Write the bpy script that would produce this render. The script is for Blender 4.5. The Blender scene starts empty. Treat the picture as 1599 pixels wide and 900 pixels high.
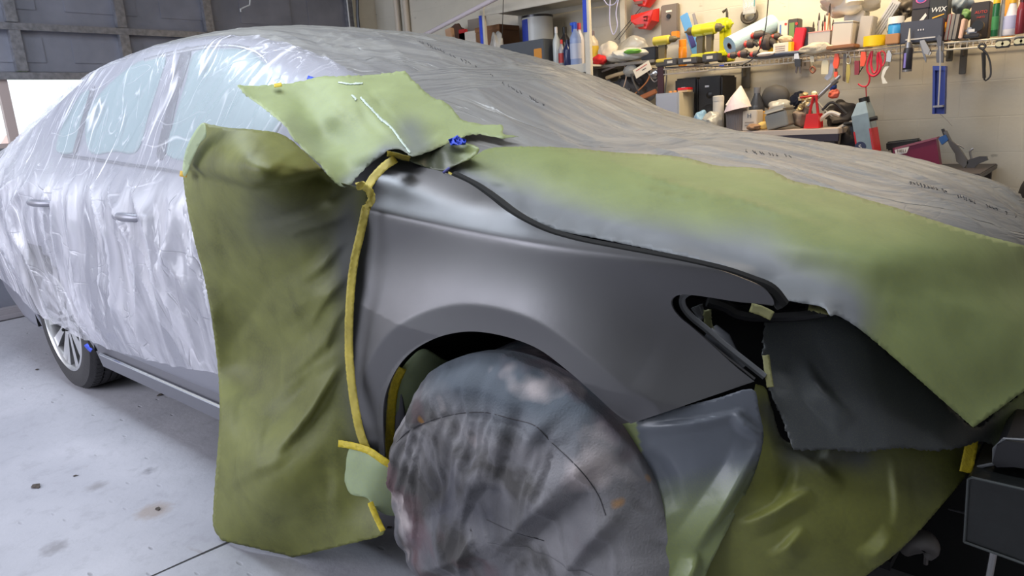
import bpy, bmesh, math, random
import numpy as np
from mathutils import Vector, Matrix, noise, geometry
from mathutils.bvhtree import BVHTree
random.seed(7)
PI = math.pi
SC = bpy.context.scene
COL = SC.collection

# ------------------------------------------------------------------ camera
CAM = Vector((0.9702, -0.9944, 1.1521))
YAW, PIT, ROL, FPX = -0.721384, 0.235816, -0.061486, 1100.95
_F = Vector((math.sin(YAW)*math.cos(PIT), math.cos(YAW)*math.cos(PIT), -math.sin(PIT)))
_R0 = Vector((math.cos(YAW), -math.sin(YAW), 0)); _U0 = _R0.cross(_F)
_R = math.cos(ROL)*_R0 + math.sin(ROL)*_U0
_U = -math.sin(ROL)*_R0 + math.cos(ROL)*_U0
cd = bpy.data.cameras.new('camera'); co = bpy.data.objects.new('camera', cd); COL.objects.link(co)
cd.sensor_width = 36.0; cd.lens = 36.0*FPX/1599.0; cd.clip_start = 0.02; cd.clip_end = 200
co.matrix_world = Matrix(((_R.x, _U.x, -_F.x, CAM.x), (_R.y, _U.y, -_F.y, CAM.y), (_R.z, _U.z, -_F.z, CAM.z), (0, 0, 0, 1)))
SC.camera = co
# ------------------------------------------------------------------ light
SC.view_settings.view_transform = 'Standard'; SC.view_settings.look = 'None'
SC.view_settings.exposure = 0.55; SC.view_settings.gamma = 1.0; SC.view_settings.use_curve_mapping = False
W = bpy.data.worlds.new('world'); SC.world = W; W.use_nodes = True
bg = W.node_tree.nodes['Background']; bg.inputs[0].default_value = (0.86, 0.93, 1.0, 1); bg.inputs[1].default_value = 1.15
def area(name, loc, target, sx, sy, power, col, spread=180):
    d = bpy.data.lights.new(name, 'AREA'); d.shape = 'RECTANGLE'; d.size = sx; d.size_y = sy; d.energy = power; d.color = col; d.spread = math.radians(spread)
    o = bpy.data.objects.new(name, d); COL.objects.link(o); o.location = loc
    o.rotation_euler = (Vector(target)-Vector(loc)).to_track_quat('-Z', 'Y').to_euler(); return o
area('overhead_fill_strip', (-2.3, -.25, 2.9), (-2.3, -.25, 0), 2.6, 0.35, 36, (0.78, 0.89, 1.0))  # unseen overhead strip, added to put highlights on the fender crease
area('overhead_fill_strip_2', (0, .1, 2.9), (0, .1, 0), 2.8, 0.35, 34, (0.90, 0.94, 1.0))  # second unseen strip, added to brighten the bonnet and the film on top
area('ceiling_warm_light', (-0.35, 3.1, 2.65), (-0.35, 3.95, 0.6), 2.4, 0.2, 46, (1.0, 0.77, 0.48))
area('doorway_daylight', (-3.2, -3.3, 2.0), (-2.4, 0, 0.6), 3.2, 2.4, 92, (0.86, 0.87, 1.0))

# ------------------------------------------------------------------ pixel rays (1599x900 frame)
def ray(x, y): return (_F + _R*((x-799.5)/FPX) - _U*((y-450)/FPX))
def atY(x, y, v): d = ray(x, y); return CAM + d*((v-CAM.y)/d.y)
def atX(x, y, v): d = ray(x, y); return CAM + d*((v-CAM.x)/d.x)
def atZ(x, y, v): d = ray(x, y); return CAM + d*((v-CAM.z)/d.z)

def proj(p):
    d = p-CAM; z = d.dot(_F); return 799.5+FPX*d.dot(_R)/z, 450-FPX*d.dot(_U)/z

# ------------------------------------------------------------------ materials
def lin(c):
    c = c/255.0
    return c/12.92 if c <= 0.04045 else ((c+0.055)/1.055)**2.4
def rgb(r, g, b): return (lin(r), lin(g), lin(b), 1)
_M = {}
def mat(name, col, rough=0.6, metal=0.0, bump=0.0, bscale=60, var=0.0, vscale=6, spec=None, trans=0.0, coat=0.0, alpha=1.0, emit=None):
    if name in _M: return _M[name]
    m = bpy.data.materials.new(name); m.use_nodes = True; nt = m.node_tree; b = nt.nodes['Principled BSDF']
    b.inputs['Roughness'].default_value = rough; b.inputs['Metallic'].default_value = metal
    b.inputs['Base Color'].default_value = col
    if spec is not None: b.inputs['Specular IOR Level'].default_value = spec
    if trans: b.inputs['Transmission Weight'].default_value = trans
    if coat: b.inputs['Coat Weight'].default_value = coat
    if alpha < 1: b.inputs['Alpha'].default_value = alpha
    if emit: b.inputs['Emission Color'].default_value = col; b.inputs['Emission Strength'].default_value = emit
    tc = nt.nodes.new('ShaderNodeTexCoord')
    if var:
        n = nt.nodes.new('ShaderNodeTexNoise'); n.inputs['Scale'].default_value = vscale; n.inputs['Detail'].default_value = 6
        mx = nt.nodes.new('ShaderNodeMix'); mx.data_type = 'RGBA'; mx.blend_type = 'MULTIPLY'; mx.inputs['Factor'].default_value = 1
        cr = nt.nodes.new('ShaderNodeMapRange'); cr.inputs[1].default_value = 0.3; cr.inputs[2].default_value = 0.7
        cr.inputs[3].default_value = 1-var; cr.inputs[4].default_value = 1+var*0.4
        nt.links.new(tc.outputs['Object'], n.inputs['Vector']); nt.links.new(n.outputs['Fac'], cr.inputs[0])
        mx.inputs[6].default_value = col; nt.links.new(cr.outputs[0], mx.inputs[7]); nt.links.new(mx.outputs[2], b.inputs['Base Color'])
    if bump:
        n2 = nt.nodes.new('ShaderNodeTexNoise'); n2.inputs['Scale'].default_value = bscale; n2.inputs['Detail'].default_value = 5
        bp = nt.nodes.new('ShaderNodeBump'); bp.inputs['Strength'].default_value = bump; bp.inputs['Distance'].default_value = 0.01
        nt.links.new(tc.outputs['Object'], n2.inputs['Vector']); nt.links.new(n2.outputs['Fac'], bp.inputs['Height']); nt.links.new(bp.outputs[0], b.inputs['Normal'])
    _M[name] = m
    return m
def nodes(name):
    m = bpy.data.materials.new(name); m.use_nodes = True; _M[name] = m
    return m, m.node_tree, m.node_tree.nodes['Principled BSDF']
def N(nt, t, **kw):
    n = nt.nodes.new(t)
    for k, v in kw.items():
        if k.startswith('i_'):
            n.inputs[int(k[2:]) if k[2:].isdigit() else k[2:].replace('_', ' ')].default_value = v
        else: setattr(n, k, v)
    return n
def mixc(nt, fac, a, b, blend='MIX'):
    m = N(nt, 'ShaderNodeMix', data_type='RGBA', blend_type=blend)
    for i, v in ((0, fac), (6, a), (7, b)):
        if hasattr(v, 'is_output') or isinstance(v, bpy.types.NodeSocket): nt.links.new(v, m.inputs[i])
        else: m.inputs[i].default_value = v
    return m.outputs[2]
def ramp(nt, src, a, b, lo=0.0, hi=1.0):
    r = N(nt, 'ShaderNodeMapRange'); r.clamp = True
    for i, v in ((1, a), (2, b), (3, lo), (4, hi)): r.inputs[i].default_value = v
    nt.links.new(src, r.inputs[0]); return r.outputs[0]
def mathn(nt, op, a, b=0.0):
    r = N(nt, 'ShaderNodeMath', operation=op)
    for i, v in ((0, a), (1, b)):
        if isinstance(v, bpy.types.NodeSocket): nt.links.new(v, r.inputs[i])
        else: r.inputs[i].default_value = v
    return r.outputs[0]
def noise_tex(nt, vec, scale, detail=4, dist=0.0, rough=0.5):
    n = N(nt, 'ShaderNodeTexNoise'); n.inputs['Scale'].default_value = scale; n.inputs['Detail'].default_value = detail
    n.inputs['Distortion'].default_value = dist; n.inputs['Roughness'].default_value = rough
    nt.links.new(vec, n.inputs['Vector']); return n.outputs['Fac']
def mapping(nt, src, scale=(1, 1, 1), rot=(0, 0, 0)):
    mp = N(nt, 'ShaderNodeMapping'); mp.inputs['Scale'].default_value = scale; mp.inputs['Rotation'].default_value = rot
    nt.links.new(src, mp.inputs['Vector']); return mp.outputs[0]
def bumpn(nt, h, strength, dist, prev=None):
    b = N(nt, 'ShaderNodeBump'); b.inputs['Strength'].default_value = strength; b.inputs['Distance'].default_value = dist
    nt.links.new(h, b.inputs['Height'])
    if prev is not None: nt.links.new(prev, b.inputs['Normal'])
    return b.outputs[0]

# green masking paper: attribute 'spray' mixes in grey overspray, satin sheen
def paper_mat(name, col, spraycol=rgb(92, 96, 100), bump_=.14, sheen=0.55, vlo=.86):
    m, nt, b = nodes(name)
    tc = N(nt, 'ShaderNodeTexCoord'); at = N(nt, 'ShaderNodeAttribute', attribute_name='spray')
    o = tc.outputs['Object']
    n1 = noise_tex(nt, o, 9, 6, 0.4); n2 = noise_tex(nt, o, 160, 3); n3 = noise_tex(nt, o, 700, 2)
    c = mixc(nt, ramp(nt, n1, .3, .7), tuple(x*vlo for x in col[:3])+(1,), tuple(min(1, x*1.1) for x in col[:3])+(1,))
    c = mixc(nt, ramp(nt, n2, .35, .7, 0, .35), c, tuple(x*f for x, f in zip(col[:3], (1.15, 1.1, .75)))+(1,))
    sp = mathn(nt, 'ADD', at.outputs['Fac'], mathn(nt, 'MULTIPLY', mathn(nt, 'SUBTRACT', n3, .5), .5))
    sp = mathn(nt, 'MULTIPLY', ramp(nt, sp, .05, .95, 0, 1), ramp(nt, at.outputs['Fac'], 0.0, 0.06, 0, 1))
    c = mixc(nt, sp, c, spraycol)
    nt.links.new(c, b.inputs['Base Color']); b.inputs['Roughness'].default_value = sheen; b.inputs['Specular IOR Level'].default_value = .35
    v = N(nt, 'ShaderNodeTexVoronoi', feature='DISTANCE_TO_EDGE'); v.inputs['Scale'].default_value = 11
    wn = N(nt, 'ShaderNodeVectorMath', operation='ADD'); nn = N(nt, 'ShaderNodeTexNoise'); nn.inputs['Scale'].default_value = 6
    nt.links.new(o, nn.inputs['Vector']); vm = N(nt, 'ShaderNodeVectorMath', operation='SCALE'); vm.inputs['Scale'].default_value = .12
    nt.links.new(nn.outputs['Color'], vm.inputs[0]); nt.links.new(o, wn.inputs[0]); nt.links.new(vm.outputs[0], wn.inputs[1]); nt.links.new(wn.outputs[0], v.inputs['Vector'])
    h = mathn(nt, 'ADD', mathn(nt, 'MULTIPLY', ramp(nt, v.outputs['Distance'], 0, .25), .35), mathn(nt, 'MULTIPLY', noise_tex(nt, o, 26, 5), .8))
    nt.links.new(bumpn(nt, h, bump_, .008), b.inputs['Normal'])
    return m
PAPER = paper_mat('green_masking_paper', rgb(140, 151, 110), rgb(108, 112, 112))
PAPER_HOOD = paper_mat('bonnet_masking_paper', rgb(124, 134, 90), rgb(112, 115, 119), sheen=.5, bump_=.1)
PAPER_OLIVE = paper_mat('olive_masking_paper', rgb(108, 111, 58), rgb(78, 79, 76), vlo=.62)
PAPER_PALE = paper_mat('pale_green_masking_paper', rgb(150, 164, 130))
PAPER_GREY = paper_mat('oversprayed_masking_paper', rgb(128, 138, 88), rgb(56, 58, 61), sheen=.36)
TAPE_Y = mat('yellow_masking_tape', rgb(200, 178, 40), .55, var=.25, vscale=60, bump=.3, bscale=120)
TAPE_B = mat('blue_masking_tape', rgb(38, 70, 200), .5, bump=.3, bscale=90)

# plastic film: thin translucent sheet with sparse sharp glossy creases
def film_mat(name, stretch, opac, col, amp, rough, lineop, fine, vary, win=False):
    m, nt, b = nodes(name)
    out = nt.nodes['Material Output']
    uv = N(nt, 'ShaderNodeUVMap', uv_map='UVMap').outputs[0]
    b.inputs['Base Color'].default_value = col; b.inputs['Roughness'].default_value = rough; b.inputs['Specular IOR Level'].default_value = .9
    w = N(nt, 'ShaderNodeTexNoise'); w.inputs['Scale'].default_value = 1.3; w.inputs['Detail'].default_value = 2; nt.links.new(uv, w.inputs['Vector'])
    sc = N(nt, 'ShaderNodeVectorMath', operation='SCALE'); sc.inputs['Scale'].default_value = .4; nt.links.new(w.outputs['Color'], sc.inputs[0])
    ad = N(nt, 'ShaderNodeVectorMath', operation='ADD'); nt.links.new(uv, ad.inputs[0]); nt.links.new(sc.outputs[0], ad.inputs[1]); uw = ad.outputs[0]
    def lines(st, rot, scale, width, seed, dens):
        v = mapping(nt, uw, (st[0], st[1], 1), (0, 0, rot))
        mp = v.node; mp.inputs['Location'].default_value = (seed, seed*.7, 0)
        n = noise_tex(nt, v, scale, 2, .3, .45)
        l = ramp(nt, mathn(nt, 'ABSOLUTE', mathn(nt, 'SUBTRACT', n, .5)), 0, width, 1, 0)
        l = mathn(nt, 'POWER', l, 1.6)
        mk = ramp(nt, noise_tex(nt, v, scale*.9, 1), dens, dens+.12)
        return mathn(nt, 'MULTIPLY', l, mk)
    a = lines(stretch, 0, 3.2, .035, 1, .48)
    c = lines(stretch, .22, 6.5, .03, 4, .5)
    e = lines((stretch[1]*1.1, stretch[0]*1.2), -.12, 4.0, .018, 8, .52)
    f_ = lines((2.2, 1.6), .5, 5.5, .022, 12, .56)
    L = mathn(nt, 'ADD', mathn(nt, 'ADD', a, mathn(nt, 'MULTIPLY', c, .5)), mathn(nt, 'MULTIPLY', mathn(nt, 'ADD', e, f_), fine))
    big = noise_tex(nt, mapping(nt, uw, (stretch[0], stretch[1], 1), (0, 0, .1)), 2.6, 3)
    h = mathn(nt, 'ADD', mathn(nt, 'MULTIPLY', L, .35*amp), mathn(nt, 'MULTIPLY', big, (.55 if win else 1.1)*amp))
    nrm = bumpn(nt, h, 1.0, .02); bp_h = nrm.node.inputs['Height']
    nt.links.new(nrm, b.inputs['Normal'])
    tr = N(nt, 'ShaderNodeBsdfTransparent'); tr.inputs[0].default_value = (.97, .98, .985, 1)
    tl = N(nt, 'ShaderNodeBsdfTranslucent'); tl.inputs[0].default_value = col; nt.links.new(nrm, tl.inputs['Normal'])
    m1 = N(nt, 'ShaderNodeMixShader'); m1.inputs[0].default_value = .3; nt.links.new(b.outputs[0], m1.inputs[1]); nt.links.new(tl.outputs[0], m1.inputs[2])
    m2 = N(nt, 'ShaderNodeMixShader')
    stn = noise_tex(nt, mapping(nt, uw, (stretch[0]*1.3, stretch[1]*1.3, 1), (0, 0, .16)), 3.4, 3, .4)
    op = mathn(nt, 'ADD', ramp(nt, stn, .38, .62, max(.12, opac-vary), min(.95, opac+vary*.8)), mathn(nt, 'MULTIPLY', L, lineop))
    if win:
        wa = N(nt, 'ShaderNodeAttribute', attribute_name='win').outputs['Fac']; inv = mathn(nt, 'SUBTRACT', 1.0, wa)
        op = mathn(nt, 'ADD', mathn(nt, 'MULTIPLY', op, inv), mathn(nt, 'MULTIPLY', wa, mathn(nt, 'ADD', mathn(nt, 'MULTIPLY', L, .8), .30)))
        hh = mathn(nt, 'ADD', mathn(nt, 'MULTIPLY', h, inv), mathn(nt, 'MULTIPLY', mathn(nt, 'MULTIPLY', h, wa), .4)); nt.links.new(hh, bp_h)
    nt.links.new(op, m2.inputs[0]); nt.links.new(tr.outputs[0], m2.inputs[1]); nt.links.new(m1.outputs[0], m2.inputs[2])
    nt.links.new(m2.outputs[0], out.inputs[0])
    return m
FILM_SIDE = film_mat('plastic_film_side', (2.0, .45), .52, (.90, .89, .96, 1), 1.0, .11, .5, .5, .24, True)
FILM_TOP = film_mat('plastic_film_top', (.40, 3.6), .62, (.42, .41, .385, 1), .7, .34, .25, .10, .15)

# car paint: satin basecoat metallic
def fender_mat():
    m, nt, b = nodes('dark_metallic_basecoat')
    o = N(nt, 'ShaderNodeTexCoord').outputs['Object']
    b.inputs['Base Color'].default_value = (.125, .123, .128, 1); b.inputs['Metallic'].default_value = .85
    nt.links.new(ramp(nt, noise_tex(nt, o, 5, 4), .3, .7, .36, .44), b.inputs['Roughness'])
    nt.links.new(bumpn(nt, noise_tex(nt, o, 1500, 1), .12, .001), b.inputs['Normal'])
    return m
FENDER = fender_mat()
SILVER = mat('silver_car_paint', rgb(134, 134, 144), .35, .4)
GLASS = mat('tinted_side_glass', rgb(112, 134, 136), .35, 0, spec=.35)
DARKGLASS = mat('dark_pillar_trim', rgb(48, 48, 58), .4)
CHROME = mat('bright_chrome_trim', rgb(225, 228, 232), .15, 1)
BLACK = mat('black_plastic', rgb(18, 18, 20), .45)
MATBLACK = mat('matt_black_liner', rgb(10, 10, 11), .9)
RUBBER = mat('tyre_rubber', rgb(48, 46, 48), .75, bump=.2, bscale=90)
ALLOY = mat('alloy_wheel_metal', rgb(196, 196, 198), .3, .7)

# ------------------------------------------------------------------ mesh helpers
def link(name, me, m, parent=None, smooth=True):
    o = bpy.data.objects.new(name, me); COL.objects.link(o)
    if m is not None: me.materials.append(m)
    if smooth: me.polygons.foreach_set('use_smooth', [True]*len(me.polygons))
    if parent is not None: o.parent = parent
    return o
def tag(o, label=None, cat=None, group=None, kind=None):
    if label: o['label'] = label
    if cat: o['category'] = cat
    if group: o['group'] = group
    if kind: o['kind'] = kind
    return o
def empty(name, loc, label, cat, group=None, rot=(0, 0, 0)):
    o = bpy.data.objects.new(name, None); COL.objects.link(o); o.location = loc; o.rotation_euler = rot; o.empty_display_size = .05
    return tag(o, label, cat, group)
def recenter(o):
    me = o.data; n = len(me.vertices); a = np.empty(n*3); me.vertices.foreach_get('co', a); a = a.reshape(-1, 3)
    c = np.array([(a[:, 0].min()+a[:, 0].max())/2, (a[:, 1].min()+a[:, 1].max())/2, a[:, 2].min()])
    a -= c; me.vertices.foreach_set('co', a.ravel()); o.location = Vector(c); me.update(); return o
def crom(pts, closed=False, n=6):
    """Catmull-Rom through 2-D/3-D points; a point tuple ending in 'c' is a corner"""
    P = [tuple(p[:-1]) if p[-1] == 'c' else tuple(p) for p in pts]; K = [p[-1] == 'c' for p in pts]
    L = len(P); out = []
    rng = range(L if closed else L-1)
    for i in rng:
        p1, p2 = np.array(P[i], float), np.array(P[(i+1) % L], float)
        p0 = np.array(P[i-1], float) if (i > 0 or closed) and not K[i] else 2*p1-p2
        p3 = np.array(P[(i+2) % L], float) if (i+2 < L or closed) and not K[(i+1) % L] else 2*p2-p1
        k = max(2, min(n, int(np.linalg.norm(p2-p1)/4)+1)) if n > 2 else n
        for j in range(k):
            t = j/k
            out.append(tuple(.5*((2*p1)+(-p0+p2)*t+(2*p0-5*p1+4*p2-p3)*t*t+(-p0+3*p1-3*p2+p3)*t**3)))
    if not closed: out.append(tuple(np.array(P[-1], float)))
    return out
def poly_mesh2d(outline, step, extra=()):
    """constrained Delaunay fill of a 2-D outline with interior points"""
    ol = []
    for i, p in enumerate(outline):                      # subdivide
        q = outline[(i+1) % len(outline)]; d = math.dist(p, q); k = max(1, int(d/step))
        for j in range(k): ol.append((p[0]+(q[0]-p[0])*j/k, p[1]+(q[1]-p[1])*j/k))
    A = np.array(ol); x0, y0 = A.min(0); x1, y1 = A.max(0)
    gx, gy = np.meshgrid(np.arange(x0, x1, step), np.arange(y0, y1, step*.87)); gx = gx.copy(); gx[1::2] += step/2
    g = np.c_[gx.ravel(), gy.ravel()]
    B = np.roll(A, -1, 0); ins = np.zeros(len(g), bool); mind = np.full(len(g), 1e9)
    for a, b in zip(A, B):
        c = ((a[1] > g[:, 1]) != (b[1] > g[:, 1]))
        with np.errstate(divide='ignore', invalid='ignore'):
            xi = (b[0]-a[0])*(g[:, 1]-a[1])/(b[1]-a[1]+1e-12)+a[0]
        ins ^= c & (g[:, 0] < xi); mind = np.minimum(mind, np.hypot(g[:, 0]-a[0], g[:, 1]-a[1]))
    keep = ins & (mind > step*.45)
    exp = []; exe = []
    n = len(ol)
    for pl in extra:                                     # crease lines kept as mesh edges
        for i, q in enumerate(pl):
            keep &= np.hypot(g[:, 0]-q[0], g[:, 1]-q[1]) > step*.6
            if i: exe.append((n+len(exp)-1, n+len(exp)))
            exp.append(q)
    g = g[keep]
    co2 = [Vector(p) for p in ol]+[Vector(p) for p in exp]+[Vector(p) for p in g]
    r = geometry.delaunay_2d_cdt(co2, [(i, (i+1) % n) for i in range(n)]+exe, [list(range(n))], 1, 1e-6)
    return [tuple(v) for v in r[0]], [tuple(f) for f in r[2]]
def rbf(ctrl):
    """thin-plate interpolant over (px,py,value)"""
    c = np.array(ctrl, float); X = c[:, :2]/400.0; n = len(c)
    d = np.linalg.norm(X[:, None]-X[None], axis=2); K = np.where(d > 0, d*d*np.log(d+1e-12), 0)+np.eye(n)*1e-4
    Pm = np.c_[np.ones(n), X]; A = np.block([[K, Pm], [Pm.T, np.zeros((3, 3))]])
    w = np.linalg.solve(A, np.r_[c[:, 2], 0, 0, 0])
    def f(x, y):
        q = np.array([x, y])/400.0; r = np.linalg.norm(X-q, axis=1)
        return float((np.where(r > 0, r*r*np.log(r+1e-12), 0))@w[:n]+w[n]+w[n+1]*q[0]+w[n+2]*q[1])
    return f
def tri(t): return abs((t % 1.0)-.5)*4-1
def crumple(p, s, seed, n=5, warp=.25):
    """faceted folds: triangle waves along random directions on warped coordinates"""
    rnd = random.Random(seed); v = 0
    q = p+noise.noise_vector(p*1.7*s/3+Vector((seed, 0, 0)))*warp
    for i in range(n):
        d = Vector((rnd.uniform(-1, 1), rnd.uniform(-1, 1), rnd.uniform(-1, 1))).normalized(); fr = s*(.6+.5*i)
        v += tri(q.dot(d)*fr+rnd.random())/(1+i*.9)
    return v
def add_attr(me, name, vals):
    a = me.attributes.new(name, 'FLOAT', 'POINT'); a.data.foreach_set('value', vals)
def solid(o, t, off=-1):
    md = o.modifiers.new('thickness', 'SOLIDIFY'); md.thickness = t; md.offset = off; return o
def segd(px, py, pl):
    best = 1e9
    for a, b in zip(pl[:-1], pl[1:]):
        dx, dy = b[0]-a[0], b[1]-a[1]; L = dx*dx+dy*dy
        t = max(0, min(1, ((px-a[0])*dx+(py-a[1])*dy)/L)) if L else 0
        best = min(best, math.hypot(px-a[0]-t*dx, py-a[1]-t*dy))
    return best
def sheet(name, outline, depth, m, step=6, fold=None, spray=None, parent=None, thick=.0006, ragged=0, rseed=1, edge=0):
    """a sheet traced by outline; depth(px,py) is its world y (or returns a Vector); fold(p,px,py) moves it along the view depth"""
    ol = crom(outline, True, 8)
    if ragged:
        dn = []
        for i, p in enumerate(ol):
            q = ol[(i+1) % len(ol)]; k = max(1, int(math.dist(p, q)/2.5))
            dn += [(p[0]+(q[0]-p[0])*j/k, p[1]+(q[1]-p[1])*j/k) for j in range(k)]
        ol = dn
        ol = [(x+noise.noise(Vector((x*.35, y*.35, rseed)))*ragged, y+noise.noise(Vector((x*.35, y*.35, rseed+9)))*ragged) for x, y in ol]
    vs, fs = poly_mesh2d(ol, step)
    out = []; sp = []
    for x, y in vs:
        d = depth(x, y); p = d if isinstance(d, Vector) else atY(x, y, d)
        if fold:
            h = fold(p, x, y); rr = (p-CAM).normalized(); p = p-rr*h
        out.append(p)
        if spray: sp.append(spray(x, y))
    me = bpy.data.meshes.new(name); me.from_pydata(out, [], [f[::-1] for f in fs]); me.update()
    if spray: add_attr(me, 'spray', sp)
    o = link(name, me, m, parent); solid(o, thick, 0)
    if parent is None: recenter(o)
    return o
def pleat(x, y, folds):
    """sharp creases: (x0, y0, x1, y1, width, height); steep on one side, long on the other, fading at both ends"""
    h = 0
    for (x0, y0, x1, y1, w, am) in folds:
        dx, dy = x1-x0, y1-y0; L = math.hypot(dx, dy); t = ((x-x0)*dx+(y-y0)*dy)/(L*L)
        if t < -.02 or t > 1.02: continue
        s = ((x-x0)*dy-(y-y0)*dx)/L + 4*math.sin(t*5+x0)
        k = 1-abs(s)/(w*.8 if s > 0 else w*2.4)
        if k > 0: h += am*k*max(0, 1-abs(2*t-1)**1.6)
    return h
def wob(f, *a): return noise.noise(Vector(a)*f)

class MB:
    def __init__(s): s.v = []; s.f = []
    def add(s, vs, fs): n = len(s.v); s.v += [Vector(v) for v in vs]; s.f += [tuple(i+n for i in f) for f in fs]; return s
    def box(s, c, d, M=None, bev=0):
        x, y, z = [k/2 for k in d]; b = min(bev, x*.9, y*.9, z*.9)
        if b <= 0:
            vs = [Vector((sx*x, sy*y, sz*z)) for sx in (-1, 1) for sy in (-1, 1) for sz in (-1, 1)]
            fs = [(0, 1, 3, 2), (4, 6, 7, 5), (0, 4, 5, 1), (2, 3, 7, 6), (0, 2, 6, 4), (1, 5, 7, 3)]
        else:
            bm = bmesh.new(); bmesh.ops.create_cube(bm, size=1)
            for v in bm.verts: v.co = Vector((v.co.x*2*x, v.co.y*2*y, v.co.z*2*z))
            bmesh.ops.bevel(bm, geom=bm.edges[:], offset=b, segments=2, affect='EDGES')
            bm.verts.index_update(); vs = [v.co.copy() for v in bm.verts]; fs = [tuple(v.index for v in f.verts) for f in bm.faces]; bm.free()
        R = M or Matrix()
        return s.add([R @ v + Vector(c) for v in vs], fs)
    def tube(s, pts, r, n=8, closed=False):
        pts = [Vector(p) for p in pts]; L = len(pts); rs = r if isinstance(r, (list, tuple)) else [r]*L
        vs = []; fs = []; up = None
        for i, p in enumerate(pts):
            a = pts[i-1] if (i > 0 or closed) else pts[i]; b = pts[(i+1) % L] if (i < L-1 or closed) else pts[i]
            t = (b-a).normalized()
            if up is None: up = t.orthogonal().normalized()
            up = (up-t*up.dot(t)); up = up.normalized() if up.length > 1e-6 else t.orthogonal().normalized()
            w = t.cross(up)
            for k in range(n): an = 2*PI*k/n; vs.append(p+(up*math.cos(an)+w*math.sin(an))*rs[i])
        for i in range(L if closed else L-1):
            j = (i+1) % L
            for k in range(n): fs.append((i*n+k, i*n+(k+1) % n, j*n+(k+1) % n, j*n+k))
        if not closed: fs.append(tuple(range(n))[::-1]); fs.append(tuple((L-1)*n+k for k in range(n)))
        return s.add(vs, fs)
    def lathe(s, prof, n=20, M=None, cap=True):
        R = M or Matrix(); vs = []; fs = []; L = len(prof)
        for r, z in prof:
            for k in range(n): an = 2*PI*k/n; vs.append(R @ Vector((r*math.cos(an), r*math.sin(an), z)))
        for i in range(L-1):
            for k in range(n): fs.append((i*n+k, i*n+(k+1) % n, (i+1)*n+(k+1) % n, (i+1)*n+k))
        if cap: fs.append(tuple(range(n))[::-1]); fs.append(tuple((L-1)*n+k for k in range(n)))
        return s.add(vs, fs)
    def prism(s, outl, d0, d1, M=None):
        """outline in local x,z extruded along y from d0 to d1"""
        R = M or Matrix(); n = len(outl)
        vs = [R @ Vector((x, d0, z)) for x, z in outl]+[R @ Vector((x, d1, z)) for x, z in outl]
        fs = [tuple(range(n)), tuple(range(2*n-1, n-1, -1))]+[(i, i+n, (i+1) % n+n, (i+1) % n) for i in range(n)]
        return s.add(vs, fs)
    def build(s, name, m, parent=None, smooth=False):
        me = bpy.data.meshes.new(name); me.from_pydata([tuple(v) for v in s.v], [], s.f); me.update()
        bm = bmesh.new(); bm.from_mesh(me); bmesh.ops.recalc_face_normals(bm, faces=bm.faces); bm.to_mesh(me); bm.free()
        o = link(name, me, m, parent, smooth)
        if smooth:
            try: me.set_sharp_from_angle(angle=math.radians(38))
            except Exception: pass
        return o
def Rz(a): return Matrix.Rotation(a, 4, 'Z')
def Rx(a): return Matrix.Rotation(a, 4, 'X')
def Ry(a): return Matrix.Rotation(a, 4, 'Y')
# ================================================================== ROOM
XD, YW, ZC = -4.93, 3.9, 3.0
def setting(o): o['kind'] = 'structure'; return o
def concrete():
    m, nt, b = nodes('concrete_floor')
    o = N(nt, 'ShaderNodeTexCoord').outputs['Object']
    c = mixc(nt, ramp(nt, noise_tex(nt, o, 1.3, 8, .4), .3, .7), rgb(150, 150, 158), rgb(176, 175, 182))
    c = mixc(nt, ramp(nt, noise_tex(nt, o, 14, 8, .3, .7), .52, .75, 0, .35), c, rgb(112, 110, 116))
    st = noise_tex(nt, mapping(nt, o, (1, 2.4, 1), (0, 0, .5)), 5, 3, .8)
    c = mixc(nt, ramp(nt, st, .70, .76, 0, .3), c, rgb(120, 108, 100))
    v = N(nt, 'ShaderNodeTexVoronoi'); v.inputs['Scale'].default_value = 7; nt.links.new(mapping(nt, o, (1, 2.6, 1), (0, 0, .4)), v.inputs['Vector'])
    pit = ramp(nt, v.outputs['Distance'], .05, .12, 1, 0)
    pit = mathn(nt, 'MULTIPLY', pit, ramp(nt, noise_tex(nt, o, 1.7, 2), .45, .6))
    c = mixc(nt, mathn(nt, 'MULTIPLY', pit, .45), c, rgb(95, 92, 96))
    for (px, py, r0, col) in ((86, 856, .035, rgb(110, 106, 108)), (240, 798, .05, rgb(140, 124, 110)), (150, 760, .03, rgb(120, 116, 116)), (232, 736, .02, rgb(70, 68, 70))):
        q = atZ(px, py, 0); sb = N(nt, 'ShaderNodeVectorMath', operation='DISTANCE'); nt.links.new(o, sb.inputs[0]); sb.inputs[1].default_value = (q.x+1.2, q.y+.2, 0)
        k = mathn(nt, 'ADD', sb.outputs['Value'], mathn(nt, 'MULTIPLY', noise_tex(nt, o, 45, 4), .05)); c = mixc(nt, ramp(nt, k, r0+.005, r0+.04, .6, 0), c, col)
    nt.links.new(c, b.inputs['Base Color']); b.inputs['Roughness'].default_value = .55
    h = mathn(nt, 'SUBTRACT', mathn(nt, 'MULTIPLY', noise_tex(nt, o, 9, 9, 0, .65), .5), mathn(nt, 'MULTIPLY', pit, .5))
    nt.links.new(bumpn(nt, h, .35, .02), b.inputs['Normal'])
    return m
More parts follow.
